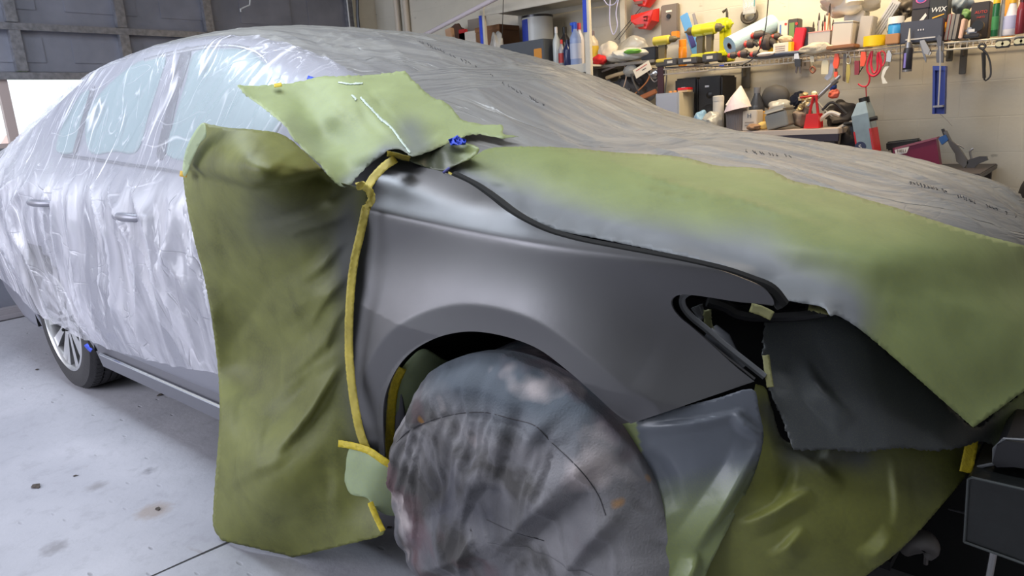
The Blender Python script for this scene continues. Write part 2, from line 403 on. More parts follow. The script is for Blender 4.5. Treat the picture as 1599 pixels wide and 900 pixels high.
def block_wall():
    m, nt, b = nodes('painted_block_wall')
    o = N(nt, 'ShaderNodeTexCoord').outputs['Object']
    mp = mapping(nt, o, (1, 1, 1), (PI/2, 0, 0))
    br = N(nt, 'ShaderNodeTexBrick'); br.inputs['Scale'].default_value = 1; br.inputs['Brick Width'].default_value = .40; br.inputs['Row Height'].default_value = .2
    br.inputs['Mortar Size'].default_value = .004; br.inputs['Mortar Smooth'].default_value = 1
    nt.links.new(mp, br.inputs['Vector'])
    c = mixc(nt, ramp(nt, noise_tex(nt, o, 2.0, 6), .3, .7), rgb(192, 188, 176), rgb(208, 203, 190))
    c = mixc(nt, ramp(nt, noise_tex(nt, mapping(nt, o, (1, 1, 2.2)), 9, 3), .70, .74, 0, .5), c, rgb(120, 116, 108))
    c = mixc(nt, mathn(nt, 'MULTIPLY', br.outputs['Fac'], .07), c, rgb(150, 146, 136))
    nt.links.new(c, b.inputs['Base Color']); b.inputs['Roughness'].default_value = .7
    h = mathn(nt, 'SUBTRACT', mathn(nt, 'MULTIPLY', noise_tex(nt, o, 40, 5), .3), mathn(nt, 'MULTIPLY', br.outputs['Fac'], .22))
    nt.links.new(bumpn(nt, h, .4, .01), b.inputs['Normal'])
    return m
CONC = concrete(); BLOCKS = block_wall()
fl = setting(MB().box((0, 0, -.05), (7.6, 8.4, .1)).build('floor', CONC)); fl.location = (-1.2, -.2, 0)
wr = setting(MB().box((-1.2, YW+.075, ZC/2), (7.6, .15, ZC)).build('wall_right', BLOCKS))
setting(MB().box((-1.2, 0.4, ZC+.05), (7.6, 7.2, .1)).build('ceiling', mat('ceiling_paint', rgb(170, 168, 165), .8)))
setting(MB().box((2.65, .35, ZC/2), (.1, 7.1, ZC)).build('wall_front', mat('front_wall_paint', rgb(120, 118, 115), .8)))
setting(MB().box((.6, -4.3, 1.5), (4.0, .1, 3.0)).build('light_block_near', mat('front_wall_paint', rgb(120, 118, 115), .8)))  # unseen wall piece, added to block light coming from the right
# expansion joint cut in the slab
g = MB(); a = Vector((-.88, -.02, .0012)); b_ = atZ(225, 905, .0012)
d_ = (b_-a).normalized(); a = a-d_*.25; b_ = b_+d_*1.5; nrm_ = Vector((-d_.y, d_.x, 0))*.004
pts = []
for i in range(41):
    t = i/40; w = nrm_*(1+.5*wob(9, t, 3, 1)); p = a.lerp(b_, t)+nrm_*1.2*wob(7, t, 0, 2); pts.append((p-w, p+w))
g.add([q for pr in pts for q in pr], [(2*i, 2*i+2, 2*i+3, 2*i+1) for i in range(40)])
setting(g.build('trim_1', mat('dark_joint', rgb(52, 50, 52), .9), fl)).matrix_parent_inverse = Matrix.Translation((1.2, .2, 0))
# left wall around the far garage door: jamb strip between door and corner
setting(MB().box((XD-.05, (3.62+YW)/2, ZC/2), (.1, YW-3.62, ZC)).build('wall_back', BLOCKS))
setting(MB().box((XD-.05, 1.25, (2.72+ZC)/2), (.1, 4.74, ZC-2.72)).build('trim_2', BLOCKS))
setting(MB().box((XD-.05, -2.65, ZC/2), (.1, 3.1, ZC)).build('wall_back_side', BLOCKS))
# sectional garage door
DG = mat('grey_steel_door', rgb(132, 134, 146), .5, .1, var=.18, vscale=5, bump=.1, bscale=30)
DGD = mat('galvanised_strut', rgb(140, 141, 148), .42, .6, var=.3, vscale=30)
dr = empty('door_1', (XD, 1.25, 0), None, None); setting(dr)
ys, ye = -1.1, 3.6
def dloc(x, y, z): return Vector((x, y, z))-Vector((XD, 1.25, 0))
secs = [(0.03, .62), (.62, 1.15), (1.66, 1.97), (1.98, 2.43), (2.45, 2.72)]
for i, (z0, z1) in enumerate(secs):
    m_ = MB().box(dloc(XD, (ys+ye)/2, (z0+z1)/2), (.03, ye-ys, z1-z0-.012), bev=.004)
    for yy in np.arange(ys+.35, ye-.1, .68):           # pressed panel fields
        m_.box(dloc(XD+.018, yy, (z0+z1)/2), (.008, .5, (z1-z0)*.55), bev=.003)
    m_.build('door_panel', DG, dr)
for z in (.63, 1.15, 1.65, 1.975, 2.44):                # long horizontal ribs
    MB().box(dloc(XD+.04, (ys+ye)/2, z), (.06, ye-ys, .022), bev=.003).box(dloc(XD+.07, (ys+ye)/2, z-.014), (.006, ye-ys, .045)).build('door_rail', DGD, dr)
for yy in (.69, 1.40, 2.09, 3.53, .0, -.7):
    for z0, z1 in secs:
        m_ = MB().box(dloc(XD+.045, yy, (z0+z1)/2), (.05, .07, z1-z0-.02), bev=.003)
        for k in range(5): m_.lathe([(.006, 0), (.006, .004)], 8, Matrix.Translation(dloc(XD+.07, yy+(.015 if k % 2 else -.015), z0+.05+k*(z1-z0-.1)/4)) @ Ry(PI/2))
        m_.build('door_stile', DGD, dr)
WF = mat('painted_window_frame', rgb(176, 160, 156), .5)
wf = MB()
wf.box(dloc(XD+.02, (ys+ye)/2, 1.635), (.06, ye-ys, .035)).box(dloc(XD+.02, (ys+ye)/2, 1.175), (.06, ye-ys, .035))
for yy in (-1.08, -.1, .56, 1.5, 2.4, 3.58): wf.box(dloc(XD+.02, yy, 1.4), (.05, .06, .44))
wfo = wf.build('window_frame', WF, dr)
MB().box(dloc(XD, (ys+ye)/2, 1.405), (.006, ye-ys, .45)).build('window_pane', mat('clear_glass', (1, 1, 1, 1), .02, trans=1), wfo)
MB().box(dloc(XD+.05, (ys+ye)/2, .05), (.1, ye-ys, .05), bev=.01).box(dloc(XD+.08, (ys+ye)/2, .02), (.1, ye-ys, .03), bev=.005).build('bottom_seal', mat('grey_door_seal', rgb(150, 145, 150), .6), dr)
# vertical track and its curved upper bend at the right jamb
tk = MB().tube([(XD+.12, 3.57, .02), (XD+.12, 3.57, 2.2), (XD+.16, 3.57, 2.45), (XD+.3, 3.57, 2.62), (XD+.6, 3.57, 2.68), (XD+2.4, 3.57, 2.70)], .016, 6)
setting(tk.build('trim_3', mat('dark_door_track', rgb(90, 92, 96), .4, .6)))
tag(recenter(MB().tube([(XD+.10, 3.48, .05), (XD+.10, 3.48, 2.6)], .006, 6).build('lift_cable', mat('pale_cable', rgb(215, 218, 220), .4))), 'pale lift cable running up the right edge of the grey garage door', 'cable')
p = atX(389, 2, XD+.14)
hk = MB().tube([p+Vector((0, .0, .3)), p+Vector((0, .02, .05)), p+Vector((0, .0, -.03)), p+Vector((0, -.05, -.05)), p+Vector((0, -.09, -.07)), p+Vector((0, -.09, -.09))], .006, 6)
tag(recenter(hk.build('release_rope', mat('pale_cable', rgb(215, 218, 220)))), 'pale release cord with hook hanging before the grey garage door', 'cord')
# outside
setting(MB().box((-10.2, 2, -.12), (10.3, 30, .1)).build('ground', mat('grass_outside', rgb(150, 185, 105), .9, var=.3, vscale=3)))
hs = empty('house', (-34, 8.9, -.27), 'pale house with reddish roof far beyond the garage door window', 'house')
MB().box((0, 0, 1.0), (2, 1.6, 1.2)).build('wall', mat('house_wall', rgb(228, 215, 205), .8), hs)
MB().prism([(-1.2, 1.6), (1.2, 1.6), (0, 2.0)], -.9, .9).build('roof', mat('house_roof', rgb(225, 190, 180), .8), hs)
# two pipes on the wall
PIPE = mat('painted_pipe', rgb(196, 186, 172), .5)
for i, (px, lab) in enumerate([(620, 'cream vertical pipe on the block wall, nearer the garage door'), (634, 'cream vertical pipe on the block wall, right beside its twin')]):
    q = atY(px, 20, YW-.035)
    tag(recenter(MB().tube([(q.x, q.y, .1), (q.x, q.y, 2.95)], .028, 12).build('wall_pipe', PIPE, smooth=True)), lab, 'pipe', 'wall pipes')

# ================================================================== CAR BODY
ST = {
-4.05: [(.30, .30), (.25, .42), (.22, .66), (.25, .86), (.30, .98), (.34, 1.02), (.38, 1.04), (.45, 1.05), (.7, 1.06), (.925, 1.06)],
-3.85: [(.14, .25), (.08, .42), (.06, .68), (.08, .88), (.13, 1.01), (.17, 1.06), (.21, 1.10), (.30, 1.12), (.6, 1.13), (.925, 1.13)],
-3.5: [(.07, .24), (.03, .42), (.01, .70), (.03, .90), (.08, 1.03), (.13, 1.10), (.18, 1.165), (.28, 1.21), (.6, 1.235), (.925, 1.24)],
-3.1: [(.05, .23), (.01, .42), (-.01, .72), (.01, .92), (.06, 1.04), (.14, 1.18), (.22, 1.285), (.32, 1.345), (.6, 1.375), (.925, 1.385)],
-2.7: [(.05, .23), (.0, .42), (-.01, .72), (.01, .92), (.06, 1.04), (.16, 1.23), (.255, 1.375), (.35, 1.465), (.62, 1.51), (.925, 1.52)],
-2.2: [(.05, .23), (.0, .42), (-.005, .72), (.01, .92), (.055, 1.035), (.17, 1.25), (.285, 1.44), (.39, 1.515), (.65, 1.555), (.925, 1.565)],
-1.7: [(.05, .23), (.0, .42), (-.005, .70), (.01, .90), (.05, 1.03), (.17, 1.25), (.295, 1.448), (.40, 1.515), (.65, 1.555), (.925, 1.565)],
-1.3: [(.05, .23), (.0, .42), (-.005, .70), (.01, .90), (.05, 1.025), (.165, 1.24), (.295, 1.42), (.41, 1.468), (.65, 1.495), (.925, 1.505)],
-1.05: [(.05, .23), (.0, .42), (-.005, .70), (.01, .90), (.05, 1.02), (.16, 1.21), (.29, 1.365), (.43, 1.405), (.7, 1.438), (.925, 1.448)],
-.8: [(.05, .23), (.0, .42), (.0, .70), (.01, .90), (.05, 1.015), (.14, 1.16), (.26, 1.285), (.43, 1.33), (.7, 1.365), (.925, 1.378)],
-.6: [(.05, .23), (.0, .42), (.0, .70), (.01, .90), (.05, 1.01), (.12, 1.115), (.22, 1.20), (.43, 1.25), (.7, 1.283), (.925, 1.295)],
-.4: [(.06, .23), (.04, .42), (.04, .70), (.05, .90), (.09, .98), (.14, 1.04), (.20, 1.085), (.42, 1.15), (.7, 1.195), (.925, 1.208)],
-.2: [(.14, .23), (.14, .42), (.14, .70), (.14, .88), (.15, .93), (.17, .98), (.21, 1.015), (.42, 1.08), (.7, 1.112), (.925, 1.12)],
.0: [(.18, .23), (.18, .42), (.18, .70), (.18, .82), (.18, .86), (.175, .895), (.18, .925), (.42, 1.02), (.7, 1.058), (.925, 1.07)],
.2: [(.18, .23), (.18, .42), (.18, .70), (.18, .80), (.18, .83), (.175, .87), (.18, .905), (.42, .985), (.7, 1.03), (.925, 1.045)],
.4: [(.19, .23), (.19, .42), (.19, .68), (.19, .78), (.19, .81), (.185, .845), (.19, .875), (.42, .952), (.7, .995), (.925, 1.01)],
.58: [(.21, .23), (.21, .42), (.21, .64), (.21, .72), (.20, .76), (.20, .80), (.21, .835), (.42, .91), (.7, .955), (.925, .968)],
.70: [(.33, .23), (.33, .42), (.33, .60), (.33, .68), (.32, .74), (.33, .80), (.36, .845), (.50, .885), (.72, .915), (.925, .925)],
.78: [(.48, .23), (.48, .42), (.48, .60), (.48, .68), (.48, .74), (.49, .79), (.52, .825), (.60, .845), (.75, .865), (.925, .875)],
.84: [(.70, .23), (.70, .42), (.70, .60), (.70, .68), (.70, .72), (.70, .75), (.72, .775), (.78, .79), (.84, .80), (.925, .805)],
.87: [(.85, .23), (.85, .42), (.85, .55), (.85, .60), (.85, .62), (.85, .64), (.86, .66), (.88, .67), (.90, .675), (.925, .68)],
}
SX = sorted(ST); TAB = np.array([ST[k] for k in SX])          # stations, 10, 2
def cr1(v, ts, t):
    """Catmull-Rom (non-uniform, finite difference) of rows v at knots ts"""
    i = max(0, min(len(ts)-2, int(np.searchsorted(ts, t))-1)); h = ts[i+1]-ts[i]; u = (t-ts[i])/h
    def sl(k):
        if k == 0: return (v[1]-v[0])/(ts[1]-ts[0])
        if k == len(ts)-1: return (v[-1]-v[-2])/(ts[-1]-ts[-2])
        return (v[k+1]-v[k-1])/(ts[k+1]-ts[k-1])
    m0, m1 = sl(i)*h, sl(i+1)*h
    return (2*u**3-3*u*u+1)*v[i]+(u**3-2*u*u+u)*m0+(-2*u**3+3*u*u)*v[i+1]+(u**3-u*u)*m1
K10 = np.arange(10.0)
def section(x):
    r = cr1(TAB, SX, x); full = np.concatenate([r, np.c_[1.85-r[::-1][1:, 0], r[::-1][1:, 1]]])
    return full                                               # 19 points
K19 = np.arange(19.0)
def body_pt(x, s, sec=None):
    if sec is None: sec = section(x)
    q = cr1(sec, K19, s); return Vector((x, q[0], q[1]))
def grid_mesh(name, rows, m, parent=None, uvs=None):
    nr, nc = len(rows), len(rows[0]); vs = [p for r in rows for p in r]
    fs = [(i*nc+j, i*nc+j+1, (i+1)*nc+j+1, (i+1)*nc+j) for i in range(nr-1) for j in range(nc-1)]
    me = bpy.data.meshes.new(name); me.from_pydata([tuple(v) for v in vs], [], fs); me.update()
    if uvs:
        ul = me.uv_layers.new(name='UVMap'); flat = [u for r in uvs for u in r]
        li = np.empty(len(me.loops), int); me.loops.foreach_get('vertex_index', li); ul.data.foreach_set('uv', np.array(flat)[li].ravel())
    return link(name, me, m, parent)
car = empty('car', (-1.4, .925, 0), 'grey sedan masked for painting, wrapped in plastic film and green paper', 'car')
CO = Vector((-1.4, .925, 0))
def carpart(o): o.parent = car; o.matrix_parent_inverse = Matrix.Translation(-CO); return o
XS = np.concatenate([np.arange(-4.05, .6, .05), np.arange(.6, .871, .02)])
SS = np.linspace(0, 18, 127)
rows = []
for x in XS:
    sec = section(x); rows.append([body_pt(x, s, sec) for s in SS])
# leave wheel-arch openings in the body side
ARCH_R = .375
def shell():
    nr, nc = len(rows), len(SS); vs = [p for r in rows for p in r]; fs = []
    for i in range(nr-1):
        for j in range(nc-1):
            q = (vs[i*nc+j]+vs[(i+1)*nc+j+1])/2
            if (q.y < .3 or q.y > 1.55) and (math.hypot(q.x+2.8, q.z-.335) < ARCH_R+.0 or (q.z < .9 and q.x > -.36)): continue
            if q.x > .2 and q.z < .79: continue
            fs.append((i*nc+j, i*nc+j+1, (i+1)*nc+j+1, (i+1)*nc+j))
    me = bpy.data.meshes.new('body_shell'); me.from_pydata([tuple(v) for v in vs], [], fs); me.update()
    return link('body_shell', me, SILVER)
bs = shell(); solid(bs, .01, 1); carpart(bs)
BASE = BVHTree.FromPolygons([p for r in rows for p in r], [(i*127+j, i*127+j+1, (i+1)*127+j+1, (i+1)*127+j) for i in range(len(rows)-1) for j in range(126)])
def hit(x, y, bvh=None, off=0.0):
    d = ray(x, y).normalized(); r = (bvh or BASE).ray_cast(CAM, d)
    if r[0] is None: return None
    return r[0]-d*off
def on_body(off, bvh=None, fall=.1):
    def f(x, y):
        h = hit(x, y, bvh, off); return h if h is not None else atY(x, y, fall)
    return f
def patch(name, outline, m, off=.004, step=5, parent='car', thick=.002):
    o = sheet(name, outline, on_body(off), m, step, parent=car if parent == 'car' else parent, thick=thick)
    if parent == 'car': carpart(o)
    return o
# windows and trims seen through the film
patch('side_window', [(303, 84), (340, 77), (385, 79), (415, 100), (445, 130), (440, 190), (400, 240), (330, 252), (262, 243), (272, 190), (290, 130)], GLASS)
patch('side_window', [(214, 98), (240, 92), (259, 90), (248, 130), (232, 180), (214, 236), (180, 237), (141, 238), (134, 190), (150, 155), (178, 125)], GLASS)
patch('quarter_window', [(125, 150), (140, 143), (130, 190), (118, 236), (88, 235), (100, 190)], GLASS)
patch('centre_pillar', [(282, 84), (298, 83), (275, 160), (258, 242), (245, 241), (257, 185)], DARKGLASS, off=.006)
patch('window_divider', [(141, 142), (148, 138), (132, 195), (120, 237), (114, 237), (128, 185)], DARKGLASS, off=.006)
def ribbon(name, path, w, depth, m, parent=None, step=5, thick=.0008, ragged=0, spray=None, fold=None):
    c = crom(path, False, 8); L = []; R = []
    for i, p in enumerate(c):
        a = c[max(0, i-1)]; b = c[min(len(c)-1, i+1)]; dx, dy = b[0]-a[0], b[1]-a[1]; l = math.hypot(dx, dy) or 1
        ww = (w if not callable(w) else w(i/(len(c)-1)))/2
        L.append((p[0]-dy/l*ww, p[1]+dx/l*ww, 'c')); R.append((p[0]+dy/l*ww, p[1]-dx/l*ww, 'c'))
    return sheet(name, L+R[::-1], depth, m, step, parent=parent, thick=thick, ragged=ragged, spray=spray, fold=fold)
carpart(ribbon('roof_trim', [(225, 94), (262, 84), (310, 74), (355, 70), (390, 76), (410, 88), (421, 104)], 5, on_body(.01), CHROME, car))
carpart(ribbon('belt_moulding', [(96, 243), (140, 248), (200, 257), (250, 264), (300, 272), (340, 278)], 5, on_body(.01), DARKGLASS, car))
# door handles
for (x, z) in ((-1.62, .90), (-2.55, .92)):
    h = MB().tube([(x-.11, -.005, z), (x-.08, -.035, z+.002), (x, -.045, z+.004), (x+.08, -.035, z+.002), (x+.11, -.005, z)], [.012, .014, .016, .014, .012], 10)
    carpart(h.build('door_handle', SILVER, car, True))
# sill
sl = MB().prism([(0, 0), (.06, 0), (.06, .16), (.0, .13), (-.012, .06)], -2.35, -.42, Matrix(((0, 1, 0, 0), (1, 0, 0, .03), (0, 0, 1, .20), (0, 0, 0, 1))))
carpart(sl.build('sill', mat('grey_sill_paint', rgb(104, 104, 112), .35, .4), car))
carpart(MB().box((-1.35, .012, .272), (1.9, .012, .012), bev=.004).build('sill_trim', CHROME, car))
carpart(MB().box((-1.4, .925, .30), (2.4, 1.5, .12)).build('floor_pan', MATBLACK, car))
carpart(MB().box((-3.45, .925, .45), (.7, 1.4, .35)).build('rear_underbody', MATBLACK, car))
# wheels
def wheel(x, y, side=1, parts=True, sc=1.0):
    M0 = Matrix.Translation((x, y, .335*sc)) @ Rx(PI/2) @ Matrix.Scale(sc, 4)
    prof = [(.235, -.0), (.25, .004), (.285, .008), (.318, -.002), (.330, -.02)]
    for k in range(5):
        zz = -.035-k*.036; prof += [(.335, zz+.006), (.335, zz-.022), (.326, zz-.024), (.326, zz-.030)]
    prof += [(.330, -.215), (.31, -.225), (.25, -.225), (.235, -.22)]
    t = MB().lathe(prof, 72, M0, cap=False)
    for k in range(72):                                           # tread blocks' sipes
        a = 2*PI*k/72
        for zz in (-.05, -.175):
            t.box(M0 @ Vector((.331*math.cos(a), .331*math.sin(a), zz)), (.004, .05, .010), Matrix.Translation((0, 0, 0)) @ Ry(-a+PI/2).to_4x4())
    wo = carpart(t.build('tyre', RUBBER, car, True))
    r = MB().lathe([(.236, -.004), (.240, .002), (.232, .006), (.222, -.004), (.218, -.03), (.215, -.10), (.23, -.20)], 60, M0, cap=False)
    r.lathe([(.0, -.012), (.03, -.010), (.062, -.018), (.07, -.04)], 24, M0, cap=False)
    for k in range(10):
        for dd in (-.075, .075):
            a = 2*PI*k/10+dd*(1 if k % 2 else -1)*.6
            c0 = M0 @ Vector((.055*math.cos(a), .055*math.sin(a), -.02)); c1 = M0 @ Vector((.226*math.cos(a+dd*.9), .226*math.sin(a+dd*.9), -.008))
            dv = c1-c0; ax = dv.normalized(); sd = Vector((0, 1, 0)).cross(ax)
            for (w0, w1) in ((.014, .021),):
                vs = [c0+sd*w0, c0-sd*w0, c1-sd*w1, c1+sd*w1, c0+sd*w0*.4+Vector((0, .03, 0)), c0-sd*w0*.4+Vector((0, .03, 0)), c1-sd*w1*.4+Vector((0, .03, 0)), c1+sd*w1*.4+Vector((0, .03, 0))]
                r.add(vs, [(0, 1, 2, 3), (7, 6, 5, 4), (0, 4, 5, 1), (1, 5, 6, 2), (2, 6, 7, 3), (3, 7, 4, 0)])
    carpart(r.build('alloy_rim', ALLOY, car, True))
    carpart(MB().lathe([(.0, -.16), (.17, -.16), (.17, -.14), (.0, -.14)], 32, M0).build('brake_disc', mat('brake_steel', rgb(90, 86, 84), .5, .8), car))
    if parts:
        for k in range(5):
            a = 2*PI*k/5+.5; carpart(MB().lathe([(.009, -.03), (.009, -.006), (.006, -.002)], 8, M0 @ Matrix.Translation((.045*math.cos(a), .045*math.sin(a), 0))).build('lug_nut', MATBLACK, car))
wheel(-2.8, .03); wheel(0.0, .045, parts=False, sc=.93)
# wheel wells
for xc in (-2.8, 0.0):
    w_ = MB(); n = 28; vs = []; fs = []
    for k in range(n+1):
        a = -.25+(PI+.5)*k/n; r = ARCH_R+.02
        for yy in (.03 if xc < -1 else .05, .55): vs.append((xc+r*math.cos(a), yy, .335+r*math.sin(a)+.02))
    for k in range(n): fs.append((2*k, 2*k+1, 2*k+3, 2*k+2))
    w_.add(vs, fs); w_.box((xc, .56, .5), (.9, .02, .8))
    carpart(w_.build('wheel_well', MATBLACK, car, True))

# ================================================================== FENDER
def gapz(pts, y): return [(atY(px, py, y).x, atY(px, py, y).z) for px, py in pts]
CREASE = gapz([(575, 327), (586, 331), (650, 345), (733, 362), (800, 374), (863, 386), (993, 411), (1080, 428), (1167, 444), (1205, 455)], 0.0)
CX = np.array([c[0] for c in CREASE]); CZ = np.array([c[1] for c in CREASE]); CP = np.polyfit(CX, CZ, 3)
ARCHPX = [(600, 715), (598, 665), (600, 625), (612, 590), (632, 560), (660, 538), (697, 523), (740, 518), (790, 526), (840, 545), (885, 578), (925, 613), (960, 645), (985, 662)]
ARCH = gapz(crom(ARCHPX, False, 6), 0.0)
def sst(a, b, t): t = max(0, min(1, (t-a)/(b-a))); return t*t*(3-2*t)
def fend_y(x, z):
    zc = float(np.polyval(CP, x)); d = z-zc
    y = .40*max(0, x-.12)**2
    def soft(t, r): return .5*(t+math.sqrt(t*t+r*r))        # smooth positive part
    bw = .030*(1-.5*sst(.0, .5, x))                         # band width above the crease
    y += 1.05*soft(d, .009) - .75*soft(d-bw, .02)
    k2 = (.073-.03*sst(-.35, -.05, x))
    y += 2.4*soft(d-k2, .018)*(1-sst(.0, .15, x))
    y += .10*(sst(0, .5, -d))**2*.0 + .012*math.sin(PI*min(1, max(0, -d)/.24))  # shallow hollow under the crease
    da = segd(x, z, ARCH)
    FW = .062
    u_ = da-FW; up_ = .5*(u_+math.sqrt(u_*u_+.004**2)); dn_ = .5*(-u_+math.sqrt(u_*u_+.004**2))
    y -= .026*max(0, 1-up_/.17)**1.7; y += .16*dn_
    return y
def fend_hit(px, py, f=fend_y):
    d = ray(px, py); t0 = (-.16-CAM.y)/d.y; prev = t0
    for i in range(60):
        t = t0+i*.02; p = CAM+d*t
        if p.y > f(p.x, p.z):
            a, b = prev, t
            for _ in range(18):
                m_ = (a+b)/2; q = CAM+d*m_
                if q.y > f(q.x, q.z): b = m_
                else: a = m_
            return CAM+d*b
        prev = t
    return CAM+d*((.1-CAM.y)/d.y)
FOUT = ([(620, 249, 'c'), (604, 262), (590, 280), (582, 302), (577, 330), (566, 370), (558, 410), (552, 470), (549, 530), (553, 590), (562, 645), (575, 690), (601, 716, 'c')]
        + [(a, b) for a, b in ARCHPX[1:-1]] + [(985, 662, 'c'), (1050, 640), (1178, 596, 'c'), (1150, 574), (1118, 545), (1085, 515), (1062, 496), (1050, 480), (1049, 468), (1060, 461), (1080, 461),
           (1110, 465), (1155, 472), (1209, 476, 'c'), (1206, 466), (1192, 450), (1165, 437), (1120, 421), (1050, 405), (950, 386), (900, 376), (855, 363), (820, 347), (790, 329), (762, 307), (735, 288), (710, 276), (690, 268), (660, 261)])
# fender mesh in world x,z
ol = crom(FOUT, True, 8); ol3 = [fend_hit(x, y) for x, y in ol]
vs2, fs2 = poly_mesh2d([(p.x, p.z) for p in ol3], .0055, [[(x, float(np.polyval(CP, x))+dz) for x in np.arange(-.29, .53-abs(dz)*3, .005)] for dz in (-.018, -.009, -.003, .003, .009, .018)])
def fend_n(x, z):
    e = .0015; gx = (fend_y(x+e, z)-fend_y(x-e, z))/(2*e); gz = (fend_y(x, z+e)-fend_y(x, z-e))/(2*e)
    return Vector((gx, -1, gz)).normalized()
ov = [Vector((x, fend_y(x, z), z)) for x, z in vs2]; on = [fend_n(x, z) for x, z in vs2]; nv = len(ov)
def outw(f):
    a, b, c = (ov[k] for k in f[:3]); return f if (b-a).cross(c-a).y < 0 else f[::-1]
fo_ = [outw(f) for f in fs2]; ec = {}
for f in fo_:
    for k in range(len(f)): ec[(f[k], f[(k+1) % len(f)])] = 1
bd = [e for e in ec if (e[1], e[0]) not in ec]
av = list(ov)+[p-n*.003 for p, n in zip(ov, on)]; an_ = list(on)+[-n for n in on]; af = list(fo_)+[tuple(k+nv for k in f[::-1]) for f in fo_]
for a, b in bd:
    k = len(av); t_ = (ov[b]-ov[a]).normalized(); rn = t_.cross(on[a])
    av += [ov[a], ov[b], av[nv+b], av[nv+a]]; an_ += [rn]*4; af.append((k+1, k, k+3, k+2))
me = bpy.data.meshes.new('front_fender'); me.from_pydata(av, [], af); me.update()
fo = link('front_fender', me, FENDER); me.normals_split_custom_set_from_vertices([tuple(n) for n in an_]); carpart(fo)
FB = BVHTree.FromPolygons([Vector((x, fend_y(x, z), z)) for x, z in vs2], fs2)
# bright edge lip around the lamp notch, dark seal in the bonnet gap
def lift(off): return lambda x, y: fend_hit(x, y)-ray(x, y).normalized()*off
NOTCH = [(1176, 594), (1118, 548), (1083, 518), (1060, 499), (1047, 482), (1046, 468), (1058, 459), (1080, 459), (1155, 470), (1205, 477)]
t_ = MB().tube([fend_hit(x, y)+Vector((0, .006, 0)) for x, y in crom(NOTCH, False, 6)], .0028, 6); carpart(t_.build('lamp_opening_lip', FENDER, car, True))
t_ = MB().tube([fend_hit(x+7, y+3)+Vector((0, .03, 0)) for x, y in crom(NOTCH[:8], False, 6)], .006, 6); carpart(t_.build('inner_lip', mat('grey_primer', rgb(110, 112, 116), .4), car, True))
GAP = [(700, 268), (735, 286), (765, 307), (792, 328), (822, 346), (857, 361), (900, 373), (950, 383), (1050, 402), (1120, 418), (1165, 433), (1195, 446), (1215, 470)]
t_ = MB().tube([fend_hit(x, y)+Vector((.0, .020, -.012)) for x, y in crom(GAP, False, 6)], .012, 8); carpart(t_.build('bonnet_gap_seal', MATBLACK, car, True))
# structure behind the lamp opening and under the bonnet
carpart(MB().box((.30, .36, .60), (.5, .02, .40)).box((.62, .95, .50), (.04, 1.1, .5)).box((.33, .40, .76), (.40, .2, .02)).build('engine_bay_panel', MATBLACK, car))
bar = crom([(1105, 470), (1130, 478), (1150, 489), (1185, 494), (1245, 492), (1290, 486)], False, 6)
carpart(MB().tube([atY(x, y, .15+.08*i/len(bar)) for i, (x, y) in enumerate(bar)], .011, 8).build('bonnet_latch_bar', BLACK, car, True))
carpart(MB().tube([atY(x, y, .16) for x, y in ((1088, 478), (1094, 492), (1090, 506))], [.012, .009, .003], 8).build('lamp_bracket', mat('crinkled_foil', rgb(170, 172, 175), .25, .7), car, True))
carpart(MB().tube([atY(x, y, .14) for x, y in ((1108, 520), (1125, 535), (1140, 552), (1160, 575))], [.02, .022, .014, .01], 10).build('lamp_mount', mat('grey_mount', rgb(78, 80, 86), .45), car, True))
# bumper beam and added black panels that stand in for shade below the front
carpart(MB().box((.66, 1.0, .50), (.07, 1.2, .12), bev=.01).box((.45, .9, .24), (.5, 1.0, .02)).box((.70, .70, .40), (.46, .03, .70)).box((.70, 1.1, .08), (.44, .8, .02)).build('bumper_beam_and_shade_panels', MATBLACK, car))

